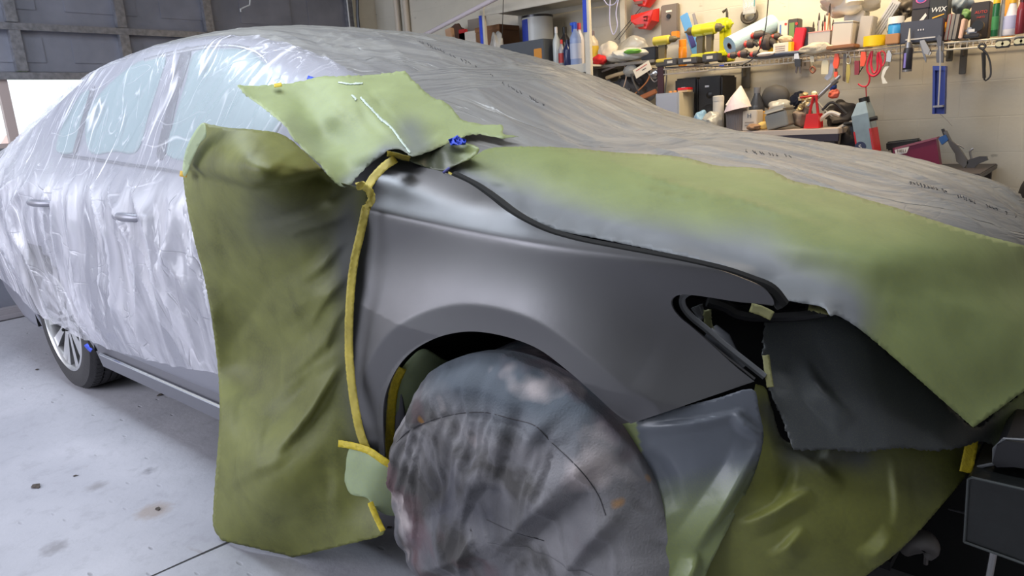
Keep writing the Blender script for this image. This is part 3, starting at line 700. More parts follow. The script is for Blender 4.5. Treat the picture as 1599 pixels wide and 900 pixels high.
# ================================================================== PLASTIC FILM
HEM = [(-4.05, .52), (-3.5, .456), (-3.316, .428), (-3.16, .35), (-2.88, .333), (-2.54, .309), (-2.34, .309), (-2.06, .319), (-1.71, .348), (-1.39, .385), (-1.15, .414), (-.9, .44), (-.7, .6)]
HX = [h[0] for h in HEM]; HZ = [h[1] for h in HEM]
def s_at_z(sec, z):
    lo, hi = 0.0, 9.0
    for _ in range(22):
        m_ = (lo+hi)/2
        if cr1(sec, K19, m_)[1] < z: lo = m_
        else: hi = m_
    return lo
def ridge(v): return 1-abs(v)*2
def film_disp(x, s, p):
    """outward offset of the film: taut over the glass, pulled hanging folds on the doors, lengthwise streaks on top"""
    side = 1-sst(5.6, 7.0, s) if s < 9 else 0.0
    lowr = 1-sst(3.0, 4.6, s) if s < 9 else 0.0
    w = noise.noise(Vector((x*1.1, s*.4, 4.0)))
    L = p.z
    q = x*3.6 - L*1.0 + w*1.5
    n1 = noise.noise(Vector((q*1.3, L*.8, 1.0)))
    f1 = max(0, ridge(n1*1.7))**2.2
    msk = sst(-.15, .25, noise.noise(Vector((x*2.0, L*1.2, 6))))
    n2 = noise.noise(Vector((x*8-L*3+w*2.5, L*1.3, 7.0)))
    f2 = max(0, ridge(n2*2.0))**3
    sag = noise.noise(Vector((x*2.2, L*2.5, 14)))
    d = lowr*(.026*f1+.016*f2*msk+.014*sag)
    up = side*(1-lowr)
    n3 = noise.noise(Vector((x*5-L*2, L*1.6, 3.0)))
    d += up*(.004*max(0, ridge(n3*2.2))**3+.003*sag)
    top = 1-side; yy = p.y
    g1 = noise.noise(Vector((x*.8+yy*.6, yy*6+x*1.8, 11.0)))
    g2 = max(0, ridge(noise.noise(Vector((x*1.0, yy*9+x*3.0, 31.0)))*2.0))**3
    g3 = max(0, ridge(noise.noise(Vector((x*1.5, yy*17+x*5.0, 41.0)))*2.2))**3
    roof = 1-sst(-1.6, -.9, x)
    d += top*(1-.6*roof)*(.008*g1+.007*g2+.0035*g3)
    gx, gy = x+1.02, yy-.40
    rr = math.hypot(gx, gy*1.4); an = math.atan2(gy, gx+1e-6)
    d += .012*math.exp(-(rr/.40)**2)*sst(.02, .12, rr)*max(0, ridge(noise.noise(Vector((an*2.6, rr*1.2, 5)))*1.8))**2
    hh = math.hypot((x+1.64)*3.2, (p.z-.90)*9)
    if s < 6: d += .03*math.exp(-hh*hh)
    if s < 9 and x < -2.9: d += .05*sst(-2.9, -3.9, x)*(1-sst(3, 6, s)) 
    # pulled towards the taped corner of the hem
    if s < 6:
        gx, gz = x+2.34, p.z-.30; rr = math.hypot(gx, gz); an = math.atan2(gz, gx)
        k_ = math.exp(-(rr/.42)**2)*sst(.03, .14, rr)
        d = d*(1-.7*k_)+.020*k_*max(0, ridge(noise.noise(Vector((an*4.5, rr*1.0, 61)))*2.0))**2
        # long swags sweeping down to the right across the front door
        sw = (p.z-.42)+.9*(x+1.95)+.35*(x+1.6)**2
        d += .016*max(0, ridge(noise.noise(Vector((sw*5.5, x*.7, 71)))*2.1))**3*sst(-2.3, -1.8, x)*(1-sst(.75, .9, p.z))
    # rear quarter: dense pulled bunches
    if s < 7 and x < -2.6:
        bq = sst(-2.6, -3.2, x); n4 = noise.noise(Vector((x*7+L*5, L*3, 51)))
        d += bq*.010*max(0, ridge(n4*2.0))**2
    return .012+d
frows = []; fuv = []
S66 = s_at_z(section(-.66), .60)
FX = np.concatenate([np.arange(-4.05, -.4, .0135), np.arange(-.4, .872, .014)])
NS = 330
for x in FX:
    sec = section(x)
    if x < -.66: s0 = s_at_z(sec, float(np.interp(x, HX, HZ))+.006*noise.noise(Vector((x*3, 2, 2))))
    else:
        s0 = float(np.interp(x, [-.66, -.50, -.12, .12, .9], [S66, 5.7, 6.15, 7.1, 7.2]))
    r = []; ru = []; arc = 0; prev = None
    for j in range(NS):
        t = j/(NS-1); s = s0+(17.0-s0)*(t**.92 if True else t)
        p = body_pt(x, s, sec); e = .02
        ps = body_pt(x, min(18, s+e), sec)-body_pt(x, max(0, s-e), sec)
        nrm = Vector((0, -ps.z, ps.y)); nrm = nrm.normalized() if nrm.length > 1e-9 else Vector((0, 0, 1))
        if x > .55 and nrm.length: nrm = (nrm+Vector((sst(.55, .87, x), 0, 0))).normalized()
        p2 = p+nrm*film_disp(x, s, p)*((.35+.65*sst(0, .06, t)) if x < -.66 else 1)
        if prev is not None: arc += (p-prev).length
        prev = p; r.append(p2); ru.append((x, arc))
    frows.append(r); fuv.append(ru)
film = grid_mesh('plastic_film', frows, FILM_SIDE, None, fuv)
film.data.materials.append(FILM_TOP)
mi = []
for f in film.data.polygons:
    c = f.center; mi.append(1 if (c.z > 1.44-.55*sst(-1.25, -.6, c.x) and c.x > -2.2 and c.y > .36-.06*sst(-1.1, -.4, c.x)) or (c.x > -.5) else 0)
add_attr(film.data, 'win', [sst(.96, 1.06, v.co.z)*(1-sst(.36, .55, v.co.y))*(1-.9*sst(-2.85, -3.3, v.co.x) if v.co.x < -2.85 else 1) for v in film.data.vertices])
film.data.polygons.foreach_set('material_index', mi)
FILMB = BVHTree.FromPolygons([p for r in frows for p in r], [(i*NS+j, i*NS+j+1, (i+1)*NS+j+1, (i+1)*NS+j) for i in range(len(frows)-1) for j in range(NS-1)])
tag(film, 'translucent plastic film draped over the car from its roof to the doors', 'plastic sheet')
filmparent = film

# faint print running along the film
rnd = random.Random(4)
for pth in ([(648, 62), (690, 80), (748, 106)], [(758, 112), (800, 138), (852, 166)], [(860, 170), (885, 182)], [(960, 185), (985, 192)], [(1122, 208), (1150, 214)], [(1015, 238), (1048, 238)], [(1165, 236), (1195, 240), (1245, 246)], [(1262, 256), (1300, 262)], [(1415, 284), (1450, 292), (1480, 300)], [(1495, 306), (1540, 322), (1590, 338)]):
    c = crom(pth, False, 8); m_ = MB(); L = math.dist(pth[0], pth[-1]); k = int(L/5)
    for i in range(k):
        t = i/k*(len(c)-1); a_ = c[int(t)]; b_ = c[min(len(c)-1, int(t)+1)]; f = t-int(t); x, y = a_[0]+(b_[0]-a_[0])*f, a_[1]+(b_[1]-a_[1])*f
        if rnd.random() < .25: continue
        st = [(x, y-rnd.uniform(1, 3)), (x+rnd.uniform(-1, 3), y+rnd.uniform(-1, 1)), (x+rnd.uniform(1, 4), y+rnd.uniform(1, 3))]
        q = [hit(u, v, FILMB, .003) for u, v in st]
        if all(v is not None for v in q) and max((q[j]-q[0]).length for j in (1, 2)) < .12: m_.tube(q, .0011, 4)
    if len(m_.v) > 100: o_ = m_.build('printed_marks', mat('film_print_ink', rgb(60, 58, 60), .6), film); o_['kind'] = 'stuff'
# ================================================================== MASKING PAPERS
def sideY(ctrl): f = rbf(ctrl); return lambda x, y: f(x, y)
# A: tall paper hanging from mirror to floor
A_OUT = [(318, 192, 'c'), (302, 212), (289, 240), (286, 272), (292, 320), (304, 378), (318, 430), (330, 495), (340, 575), (343, 640), (340, 700), (335, 765), (333, 820), (345, 844, 'c'), (400, 857), (440, 866), (458, 871, 'c'),
         (500, 861), (545, 850), (588, 840, 'c'), (600, 830), (585, 785), (575, 745), (564, 690), (552, 630), (545, 560), (545, 490), (551, 420), (560, 370), (572, 325), (572, 296), (548, 290), (520, 280), (497, 258), (470, 232), (440, 210), (400, 203), (352, 199)]
A_Y = sideY([(318, 192, -.16), (287, 250, -.13), (300, 380, -.12), (330, 500, -.11), (340, 640, -.14), (335, 765, -.19), (345, 844, -.2), (458, 871, -.125), (545, 850, -.10), (600, 830, -.08), (585, 785, -.05),
             (575, 745, -.04), (564, 690, -.035), (552, 630, -.03), (545, 540, -.025), (551, 420, -.015), (562, 365, -.01), (572, 320, .0), (572, 296, .0), (500, 262, -.06), (440, 212, -.12), (400, 203, -.17), (352, 199, -.18),
             (400, 262, -.245), (340, 250, -.20), (470, 270, -.14), (400, 340, -.15), (340, 330, -.15), (470, 370, -.09), (400, 430, -.085), (350, 480, -.085), (420, 530, -.045), (370, 570, -.06), (480, 610, -.055), (420, 640, -.10), (380, 680, -.16), (470, 700, -.12), (420, 760, -.19), (500, 480, -.05), (520, 700, -.075), (440, 820, -.155)])
def foldA(p, x, y):
    edge = sst(0, 60, 575-x)
    h = .011*crumple(p, 2.4, 3, 3, .25)+.0045*crumple(p, 6, 8, 3, .2)*(.2+.8*sst(400, 520, x))
    # overhang below the mirror pocket
    a = segd(x, y, [(300, 262), (345, 275), (395, 288), (440, 282), (500, 262)])
    below = y-np.interp(x, [290, 345, 395, 440, 500, 560], [258, 276, 288, 283, 268, 290])
    h += (.065*(1-sst(-5, 9, below))*sst(-95, -8, below)-.035*sst(0, 8, below)*math.exp(-max(0, below)/70))*edge
    # diagonal pull towards the tape at (540,560)
    h += pleat(x, y, [(542, 562, 428, 712, 13, .045), (540, 545, 400, 640, 20, .018), (546, 440, 400, 520, 22, .014), (560, 300, 400, 345, 18, -.02), (470, 225, 400, 290, 14, .014), (430, 420, 350, 560, 20, -.014),
        (550, 330, 452, 372, 9, .014), (548, 375, 470, 440, 9, .013), (545, 420, 480, 520, 8, .014), (546, 470, 500, 560, 7, .012), (548, 500, 430, 600, 12, .016), (370, 600, 360, 720, 14, .010), (420, 620, 395, 760, 12, .010), (345, 215, 365, 285, 12, .010),
        (400, 215, 378, 280, 10, .012), (500, 262, 430, 262, 10, .014), (320, 300, 345, 460, 22, .012), (450, 700, 350, 770, 18, .014), (500, 700, 520, 830, 20, -.010)])
    return h*edge
GR_A = lambda x, y: min(1, .62*math.exp(-(segd(x, y, [(420, 345), (520, 350), (555, 420)])/45)**2)+.55*math.exp(-(segd(x, y, [(548, 300), (545, 560), (560, 690)])/22)**2))
pa = sheet('masking_paper', A_OUT, A_Y, PAPER_OLIVE, 5, foldA, GR_A, ragged=1.2)
tag(pa, 'tall crumpled olive masking paper hanging from the mirror down to the floor', 'masking paper')
# back flap of the same sheet folded over the mirror top
fb = sheet('folded_edge', [(318, 192), (304, 206), (290, 236), (285, 268), (290, 275), (300, 250), (312, 225), (322, 212)], lambda x, y: A_Y(x, y)-.06, PAPER_PALE, 4)
fb.parent = pa; fb.matrix_parent_inverse = pa.matrix_world.inverted() if False else Matrix.Translation(-pa.location); tag(fb, 'pale folded edge')

# C: grey scrap at the base of the windscreen
C_OUT = [(612, 236, 'c'), (640, 240), (668, 238), (700, 224), (722, 222), (748, 232), (738, 246), (712, 258), (690, 268), (660, 260), (630, 247)]
pc_f = rbf([(612, 236, .09), (640, 240, .12), (700, 225, .25), (748, 232, .25), (690, 268, .17), (660, 260, .13)])
pc = sheet('masking_paper', C_OUT, lambda x, y: pc_f(x, y)-.012, PAPER_GREY, 4, lambda p, x, y: .006*crumple(p, 9, 5, 4), lambda x, y: .75*(1-sst(700, 745, x)*.8), ragged=1)
tag(pc, 'small grey oversprayed masking paper scrap under the blue tape at the windscreen base', 'masking paper')
# B: paper over the windscreen corner
B_OUT = [(370, 133, 'c'), (400, 134), (433, 132), (470, 127), (500, 120), (530, 119), (580, 117), (632, 111, 'c'), (650, 130), (672, 150), (700, 163), (720, 186), (740, 192), (757, 195), (785, 196), (786, 209), (809, 213, 'c'),
         (780, 216), (750, 210), (725, 213), (700, 224), (668, 238), (645, 244), (630, 236), (612, 233), (590, 248), (565, 268), (550, 287, 'c'), (535, 292), (515, 277), (498, 256), (480, 240), (456, 214), (444, 196), (410, 168), (385, 150)]
bp_pts = [(370, 133, .03), (400, 160, .02), (444, 196, -.03), (456, 214, -.05), (480, 240, -.06), (515, 277, -.045), (535, 292, -.02), (550, 287, 0), (565, 268, .03), (612, 233, .09), (645, 244, .10)]
for q in [(470, 127), (530, 119), (580, 117), (632, 111), (560, 160), (620, 150), (672, 150), (700, 170), (640, 190), (720, 186), (757, 195), (790, 203), (809, 213), (725, 213), (690, 215)]:
    h = hit(q[0], q[1], FILMB); bp_pts.append((q[0], q[1], h.y-.03))
for q in [(520, 180), (480, 170), (560, 220), (590, 200), (540, 240), (500, 215)]: bp_pts.append((q[0], q[1], hit(q[0], q[1]).y-.05))
B_Y = rbf(bp_pts)
def foldB(p, x, y):
    h = .008*crumple(p, 3.0, 14, 3, .2)+.0035*crumple(p, 7, 18, 3, .2)+.006
    h += pleat(x, y, [(600, 238, 540, 280, 10, -.03), (630, 236, 560, 150, 9, .014), (640, 240, 700, 205, 9, .016), (500, 255, 560, 225, 12, .02), (455, 115, 600, 232, 3, -.006), (560, 110, 650, 238, 3, -.006)])
    return h
sB = lambda x, y: min(1, .8*math.exp(-(segd(x, y, [(620, 240), (655, 230), (640, 205)])/26)**2)+.7*math.exp(-(segd(x, y, [(540, 285), (600, 240)])/12)**2)+.25*math.exp(-(segd(x, y, [(455, 195), (500, 235)])/20)**2))
pb = sheet('masking_paper', B_OUT, B_Y, PAPER, 5, foldB, sB, ragged=2.2)
tag(pb, 'wide crinkled green masking paper over the near corner of the windscreen', 'masking paper')
PRIMER = mat('pale_overspray_streak', rgb(186, 200, 190), .6)
for pth, w in (([(528, 128), (545, 131), (567, 130)], 2.5), ([(549, 148), (557, 156)], 3), ([(563, 152), (580, 170), (598, 188), (612, 200), (625, 218), (640, 238)], 3.2), ([(590, 181), (598, 189)], 4)):
    o_ = ribbon('paint_streak', pth, w, B_Y, PRIMER, None, 3, .0003, 1.5, fold=lambda p, x, y: foldB(p, x, y)+.004)
    o_.parent = pb; o_.matrix_parent_inverse = Matrix.Translation(-pb.location)

# D: bonnet paper
D_OUT = [(692, 266, 'c'), (715, 256), (745, 241), (770, 231), (830, 229), (900, 232), (960, 238), (1060, 245), (1120, 259), (1172, 262), (1205, 266), (1240, 283), (1290, 293), (1330, 305), (1400, 325), (1460, 345), (1530, 366), (1599, 384), (1660, 405, 'c'),
         (1660, 585, 'c'), (1599, 612), (1560, 640), (1520, 668, 'c'), (1470, 624), (1400, 562), (1345, 516), (1310, 494), (1297, 494, 'c'), (1284, 480), (1258, 475), (1215, 467, 'c'), (1198, 452), (1180, 440), (1150, 427), (1100, 410), (1050, 397), (950, 376), (880, 362), (835, 347), (800, 328), (765, 303), (730, 284), (708, 272)]
dp = []
for q in [(745, 241), (830, 229), (960, 238), (1060, 245), (1172, 262), (1240, 283), (1330, 305), (1460, 345), (1530, 366), (1599, 384), (900, 290), (1000, 330), (1100, 330), (1200, 340), (1200, 400), (1300, 400), (1400, 400), (850, 320), (1000, 280), (1480, 420), (1300, 350), (1100, 385), (950, 355)]:
    h = hit(q[0], q[1])
    if h: dp.append((q[0], q[1], h.y))
dp += [(692, 266, .16), (730, 284, .15), (835, 347, .13), (950, 376, .13), (1050, 397, .13), (1150, 427, .14), (1215, 467, .15), (1300, 492, .17), (1345, 516, .19), (1400, 562, .22), (1520, 668, .28), (1599, 612, .42), (1660, 585, .5), (1599, 500, .52), (1500, 520, .38), (1400, 500, .29), (1660, 405, 1.05)]
D_R = rbf(dp)
EDGE_D = [(1215, 467), (1300, 440), (1400, 425), (1500, 430), (1700, 440)]
def D_Y(x, y):
    h = hit(x, y); r = D_R(x, y)
    if h is None: return r
    ye = np.interp(x, [e[0] for e in EDGE_D], [e[1] for e in EDGE_D]); w = sst(-90, 10, y-ye)
    return h.y*(1-w)+r*w
def foldD(p, x, y):
    dn = segd(x, y, [(692, 266), (835, 347), (1050, 397), (1150, 427), (1215, 467), (1300, 492)])
    near = math.exp(-(dn/28)**2)
    h = .030+.055*sst(10, 110, dn)*(1-sst(380, 470, y))+.004*crumple(p, 2.2, 23, 3, .3)+near*(.010*crumple(p, 8, 29, 3, .3)) 
    g = noise.noise(Vector((p.x*2.0-p.y*.5, p.y*10+p.x*3.5, 3)))
    m_ = math.exp(-((y-np.interp(x, [800, 1000, 1200, 1350], [250, 285, 315, 330]))/34)**2)*sst(780, 930, x)*(1-sst(1250, 1420, x))
    h += .018*max(0, g)*m_
    h += pleat(x, y, [(930, 238, 1130, 318, 4, .016), (1040, 285, 1300, 352, 4, .014), (1130, 258, 1330, 305, 4, .012), (960, 285, 1150, 318, 3, .010), (1380, 450, 1599, 500, 60, .02)])
    return h
def sD(x, y):
    pl = [(692, 266), (760, 310), (835, 347), (950, 376), (1050, 397), (1150, 427), (1215, 467), (1300, 492)]
    dn = segd(x, y, pl); w = np.interp(x, [700, 830, 950, 1100, 1200, 1350], [18, 48, 42, 50, 75, 60])
    return min(1, 1.25*math.exp(-(dn/w)**2.4))*(1-.0)
pd_ = sheet('masking_paper', D_OUT, D_Y, PAPER_HOOD, 7, foldD, sD, ragged=1.2)
tag(pd_, 'broad green masking paper covering the bonnet with grey overspray along its edge', 'masking paper')

# E: dark oversprayed paper across the lamp and grille opening
E_OUT = [(1195, 497, 'c'), (1260, 492), (1310, 492), (1345, 514), (1400, 560), (1470, 622), (1522, 668), (1560, 640), (1610, 606, 'c'), (1680, 600, 'c'), (1680, 705, 'c'), (1599, 701), (1566, 700), (1530, 690), (1500, 700), (1450, 704), (1400, 700), (1350, 706), (1300, 703), (1238, 704, 'c'), (1226, 668), (1208, 625), (1197, 590), (1190, 545)]
E_Y = rbf([(1195, 497, .20), (1310, 492, .26), (1400, 560, .29), (1522, 668, .33), (1610, 606, .5), (1680, 600, .55), (1680, 705, .5), (1566, 700, .36), (1500, 700, .27), (1400, 700, .17), (1300, 703, .11), (1238, 704, .085), (1208, 625, .11), (1190, 545, .16), (1350, 610, .19), (1280, 560, .19)])
def foldE(p, x, y): return .006*crumple(p, 3, 33, 3, .3)+pleat(x, y, [(1250, 560, 1330, 665, 14, .014)])
sE = lambda x, y: .95*(1-.85*sst(1535, 1600, x))
pe = sheet('masking_paper', E_OUT, E_Y, PAPER_GREY, 6, foldE, sE, ragged=4)
tag(pe, 'dark grey oversprayed masking paper with torn lower edge below the bonnet paper', 'masking paper')
# G: lower green paper
G_OUT = [(1180, 600, 'c'), (1196, 608), (1206, 640), (1228, 690), (1300, 694), (1400, 692), (1500, 690), (1533, 694, 'c'), (1512, 738), (1470, 790), (1430, 835), (1395, 868), (1345, 905), (1300, 945, 'c'), (1100, 960, 'c'), (1080, 960), (1100, 880), (1145, 740), (1165, 660)]
G_Y = rbf([(1180, 600, .10), (1228, 690, .125), (1300, 694, .17), (1400, 692, .23), (1500, 690, .33), (1533, 694, .36), (1512, 738, .32), (1430, 835, .20), (1345, 905, .12), (1300, 945, .10), (1100, 960, .02), (1100, 880, .03), (1145, 740, .05), (1250, 800, .08), (1165, 660, .08)])
def foldG(p, x, y):
    h = .012*crumple(p, 2.6, 41, 3, .25)
    h += pleat(x, y, [(1215, 690, 1320, 760, 16, .02), (1150, 820, 1270, 770, 12, .03), (1270, 720, 1320, 690, 10, .02), (1350, 880, 1400, 830, 30, .02), (1395, 830, 1400, 710, 12, .012), (1240, 720, 1200, 800, 18, -.02), (1200, 870, 1260, 830, 14, .02)])
    return h
sG = lambda x, y: min(1, .8*math.exp(-(segd(x, y, [(1200, 640), (1240, 710), (1340, 715)])/22)**2)+.35*math.exp(-(segd(x, y, [(1380, 720), (1440, 760)])/45)**2))
pg = sheet('masking_paper', G_OUT, G_Y, PAPER_OLIVE, 4.5, foldG, sG, ragged=1)
tag(pg, 'crumpled green masking paper hanging below the dark torn paper at the bumper', 'masking paper')
# H: shiny grey paper from the fender's lower front edge
H_OUT = [(961, 663, 'c'), (985, 660), (1050, 640), (1120, 622), (1174, 608), (1185, 640), (1192, 685), (1178, 740), (1150, 800), (1120, 860), (1100, 905), (1090, 960, 'c'), (1035, 960, 'c'), (1022, 880), (1005, 800), (985, 730)]
H_Y = rbf([(961, 663, .03), (985, 660, .02), (1050, 640, .03), (1174, 608, .065), (1192, 685, .07), (1150, 800, .03), (1100, 905, .0), (1035, 960, -.03), (1022, 880, -.02), (1005, 800, .0), (985, 730, .02), (1090, 740, .02)])
def foldH(p, x, y):
    h = .006*crumple(p, 4, 51, 4, .3)
    h += pleat(x, y, [(1150, 640, 1190, 690, 7, .02), (985, 675, 1170, 640, 7, .012), (1190, 690, 1080, 870, 16, .03), (1090, 860, 1060, 950, 12, .02), (1020, 700, 1060, 800, 24, -.012)])
    return h
PAPER_SHINY = paper_mat('shiny_oversprayed_paper', rgb(118, 128, 82), rgb(88, 92, 100), sheen=.26)
sH = lambda x, y: min(1, 1.0*(1-sst(690, 840, y+ (x-1080)*.2))+.15) if x > 985+(y-690)*.2+14 else .25
ph = sheet('masking_paper', H_OUT, H_Y, PAPER_SHINY, 5, foldH, sH, ragged=1)
tag(ph, 'shiny grey crumpled masking paper hanging from the lower front edge of the fender', 'masking paper')
# I: patch at the fender foot
I_OUT = [(532, 700), (545, 698), (575, 706), (602, 722), (618, 730), (626, 760), (626, 800), (606, 805), (583, 792), (573, 778), (548, 772), (538, 752), (527, 722)]
I_Y = rbf([(532, 700, -.05), (602, 722, -.03), (626, 760, .0), (626, 800, .0), (573, 778, -.06), (548, 772, -.07), (527, 722, -.06)])
pi_ = sheet('masking_paper', I_OUT, I_Y, PAPER_PALE, 4, lambda p, x, y: .012+.004*crumple(p, 5, 61, 3), None)
tag(pi_, 'pale green masking paper patch taped at the lower rear tip of the fender', 'masking paper')
# J: paper inside the wheel arch
J_OUT = [(601, 712), (604, 660), (608, 620), (622, 585), (640, 560), (662, 545), (690, 560), (712, 570), (690, 575), (672, 600), (655, 640), (640, 690), (632, 740), (610, 735)]
J_Y = rbf([(601, 712, .035), (604, 660, .035), (622, 585, .035), (662, 545, .05), (700, 570, .20), (655, 640, .12), (632, 740, .08)])
pj = sheet('masking_paper', J_OUT, J_Y, PAPER_PALE, 4, lambda p, x, y: .006*crumple(p, 7, 71, 3))
tag(pj, 'pale green masking paper tucked inside the front wheel arch', 'masking paper')

# ------------------------------------------------------------------ tapes
def A_surf(off): return lambda x, y: (lambda p: p-(p-CAM).normalized()*(off+foldA(p, x, y)*.0))(atY(x, y, A_Y(x, y)))
TY = mat('yellow_masking_tape', rgb(200, 178, 40)); TYG = mat('oversprayed_yellow_tape', rgb(186, 168, 66), .6, var=.45, vscale=9, bump=.15, bscale=40)
def tape(label, path, w, depth, m, off=.004, ragged=.8, fold=None, thick=.0006, step=4):
    o = ribbon('masking_tape', path, w, depth, m, None, step, thick, ragged, fold=fold)
    return tag(o, label, 'tape')
cr_ = lambda p, x, y: .0012*crumple(p, 14, 5, 3)
tape('long yellow masking tape strip down the rear edge of the fender', [(572, 322), (563, 365), (552, 415), (546, 480), (545, 550), (551, 615), (561, 670), (572, 702)], 13, lambda x, y: min(A_Y(x, y), .0)-.022, TYG, fold=cr_)
tape('yellow masking tape running up the fender edge to the windscreen corner', [(572, 296), (583, 278), (600, 260), (618, 248)], 13, rbf([(572, 296, -.03), (583, 278, -.0), (600, 260, .03), (618, 248, .06)]), TYG, fold=cr_)
tape('crumpled knot of yellow tape at the fender rear edge below the windscreen corner', [(556, 292), (566, 290), (577, 298), (580, 312), (572, 326)], 12, lambda x, y: -.035, TYG, fold=lambda p, x, y: .006*crumple(p, 22, 9, 4), ragged=2)
tape('yellow and grey tape across the top tip of the fender', [(604, 240), (620, 243), (640, 249)], 8, rbf([(604, 240, .045), (620, 243, .06), (640, 249, .085)]), TYG, fold=cr_, ragged=1.5)
tape('yellow masking tape band across the fender foot above the pale patch', [(528, 693), (548, 696), (575, 704), (596, 718), (612, 728)], 11, lambda x, y: I_Y(x, y)-.022, TY, fold=cr_)
tape('wide yellow masking tape along the inner rim of the wheel arch', [(607, 716), (609, 680), (611, 640), (616, 605), (628, 575)], 14, lambda x, y: J_Y(x, y)-.012, TY)
tape('yellow masking tape at the lower right corner of the tall olive paper', [(578, 785), (586, 805), (598, 830)], 9, rbf([(578, 785, -.08), (586, 805, -.09), (598, 830, -.10)]), TY)
tape('yellow masking tape piece joining the dark torn paper to the green paper', [(1518, 686), (1515, 705), (1508, 738)], 20, lambda x, y: G_Y(x, y)-.035, TY, ragged=.8)
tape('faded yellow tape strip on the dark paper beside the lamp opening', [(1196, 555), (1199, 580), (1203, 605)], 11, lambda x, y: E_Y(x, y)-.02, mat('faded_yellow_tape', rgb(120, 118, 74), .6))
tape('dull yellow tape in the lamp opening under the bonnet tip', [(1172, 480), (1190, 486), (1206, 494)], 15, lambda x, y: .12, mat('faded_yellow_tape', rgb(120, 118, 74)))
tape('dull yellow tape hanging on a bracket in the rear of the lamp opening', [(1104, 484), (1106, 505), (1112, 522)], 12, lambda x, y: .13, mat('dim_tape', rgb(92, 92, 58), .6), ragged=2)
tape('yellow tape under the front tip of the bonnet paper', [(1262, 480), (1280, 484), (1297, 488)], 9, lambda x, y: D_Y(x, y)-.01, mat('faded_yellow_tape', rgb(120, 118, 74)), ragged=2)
tape('small yellow tape piece on the top edge of the windscreen corner paper', [(428, 134), (440, 132)], 6, lambda x, y: B_Y(x, y)-.03, TY, ragged=.3)
tape('small yellow tape piece on the left edge of the tall olive paper', [(281, 271), (292, 273)], 9, lambda x, y: A_Y(x, y)-.03, mat('amber_tape', rgb(190, 150, 20), .6), ragged=.3)
tape('thin yellow tape at the rear corner of the bonnet paper', [(700, 270), (720, 279), (742, 291)], 4, lambda x, y: D_Y(x, y)-.045, TYG, ragged=.4)
tape('blue tape piece above the top edge of the windscreen corner paper', [(480, 121), (492, 124), (503, 124)], 6, lambda x, y: hit(x, y, FILMB, .02), TAPE_B, fold=cr_)
tape('blue tape piece holding the plastic film hem at the rear door', [(134, 538), (138, 544), (143, 548)], 6, lambda x, y: atY(x, y, -.04), TAPE_B)
tape('purple blue tape scrap at the rear tip of the bonnet paper', [(692, 270), (702, 262)], 4, lambda x, y: .12, mat('violet_tape', rgb(86, 86, 150), .5), ragged=.3)
b3 = sheet('masking_tape', [(700, 218, 'c'), (710, 214, 'c'), (714, 211, 'c'), (720, 216, 'c'), (728, 218, 'c'), (727, 226, 'c'), (704, 227, 'c')], lambda x, y: pc_f(x, y)-.03, TAPE_B, 3, lambda p, x, y: .01*crumple(p, 30, 3, 3), None)
tag(b3, 'crumpled bright blue tape on the grey scrap at the windscreen base', 'tape')

# ------------------------------------------------------------------ wheel cover
def cover_mat():
    m, nt, b = nodes('stained_wheel_cover_cloth')
    o = N(nt, 'ShaderNodeTexCoord').outputs['Object']
    z = N(nt, 'ShaderNodeSeparateXYZ'); nt.links.new(o, z.inputs[0])
    c = mixc(nt, ramp(nt, noise_tex(nt, o, 3.2, 7, .5), .32, .68), rgb(84, 84, 90), rgb(150, 148, 150))
    c = mixc(nt, ramp(nt, noise_tex(nt, o, 7, 4, .6), .48, .62, 0, .8), c, rgb(72, 70, 68))
    c = mixc(nt, ramp(nt, z.outputs[2], .56, .64), c, rgb(88, 94, 102))
    pk = N(nt, 'ShaderNodeTexNoise'); pk.inputs['Scale'].default_value = 4.3; pk.inputs['Detail'].default_value = 3; nt.links.new(mapping(nt, o, (1, 1, 1), (.4, .2, 1)), pk.inputs['Vector'])
    c = mixc(nt, ramp(nt, pk.outputs['Fac'], .56, .68, 0, .5), c, rgb(110, 78, 84))
    pk2 = noise_tex(nt, mapping(nt, o, (1, 1, 1), (1.4, .7, 0)), 6, 3)
    c = mixc(nt, ramp(nt, pk2, .58, .70, 0, .8), c, rgb(182, 172, 172))
    c = mixc(nt, ramp(nt, noise_tex(nt, mapping(nt, o, (1, 1, 1), (.3, 1.1, .5)), 9, 2), .72, .76, 0, .8), c, rgb(165, 120, 60))
    nt.links.new(c, b.inputs['Base Color']); b.inputs['Roughness'].default_value = .95; b.inputs['Specular IOR Level'].default_value = .1
    nt.links.new(bumpn(nt, noise_tex(nt, o, 220, 3), .35, .004), b.inputs['Normal'])
    return m
CV = cover_mat()
cen = Vector((.03, 0, .335))
CVA = [0, 20, 36, 60, 90, 120, 146, 165, 185, 200, 215, 235, 270, 300, 325, 345, 360]
CVR = [.415, .405, .392, .370, .352, .335, .325, .338, .368, .385, .392, .385, .335, .36, .40, .418, .415]
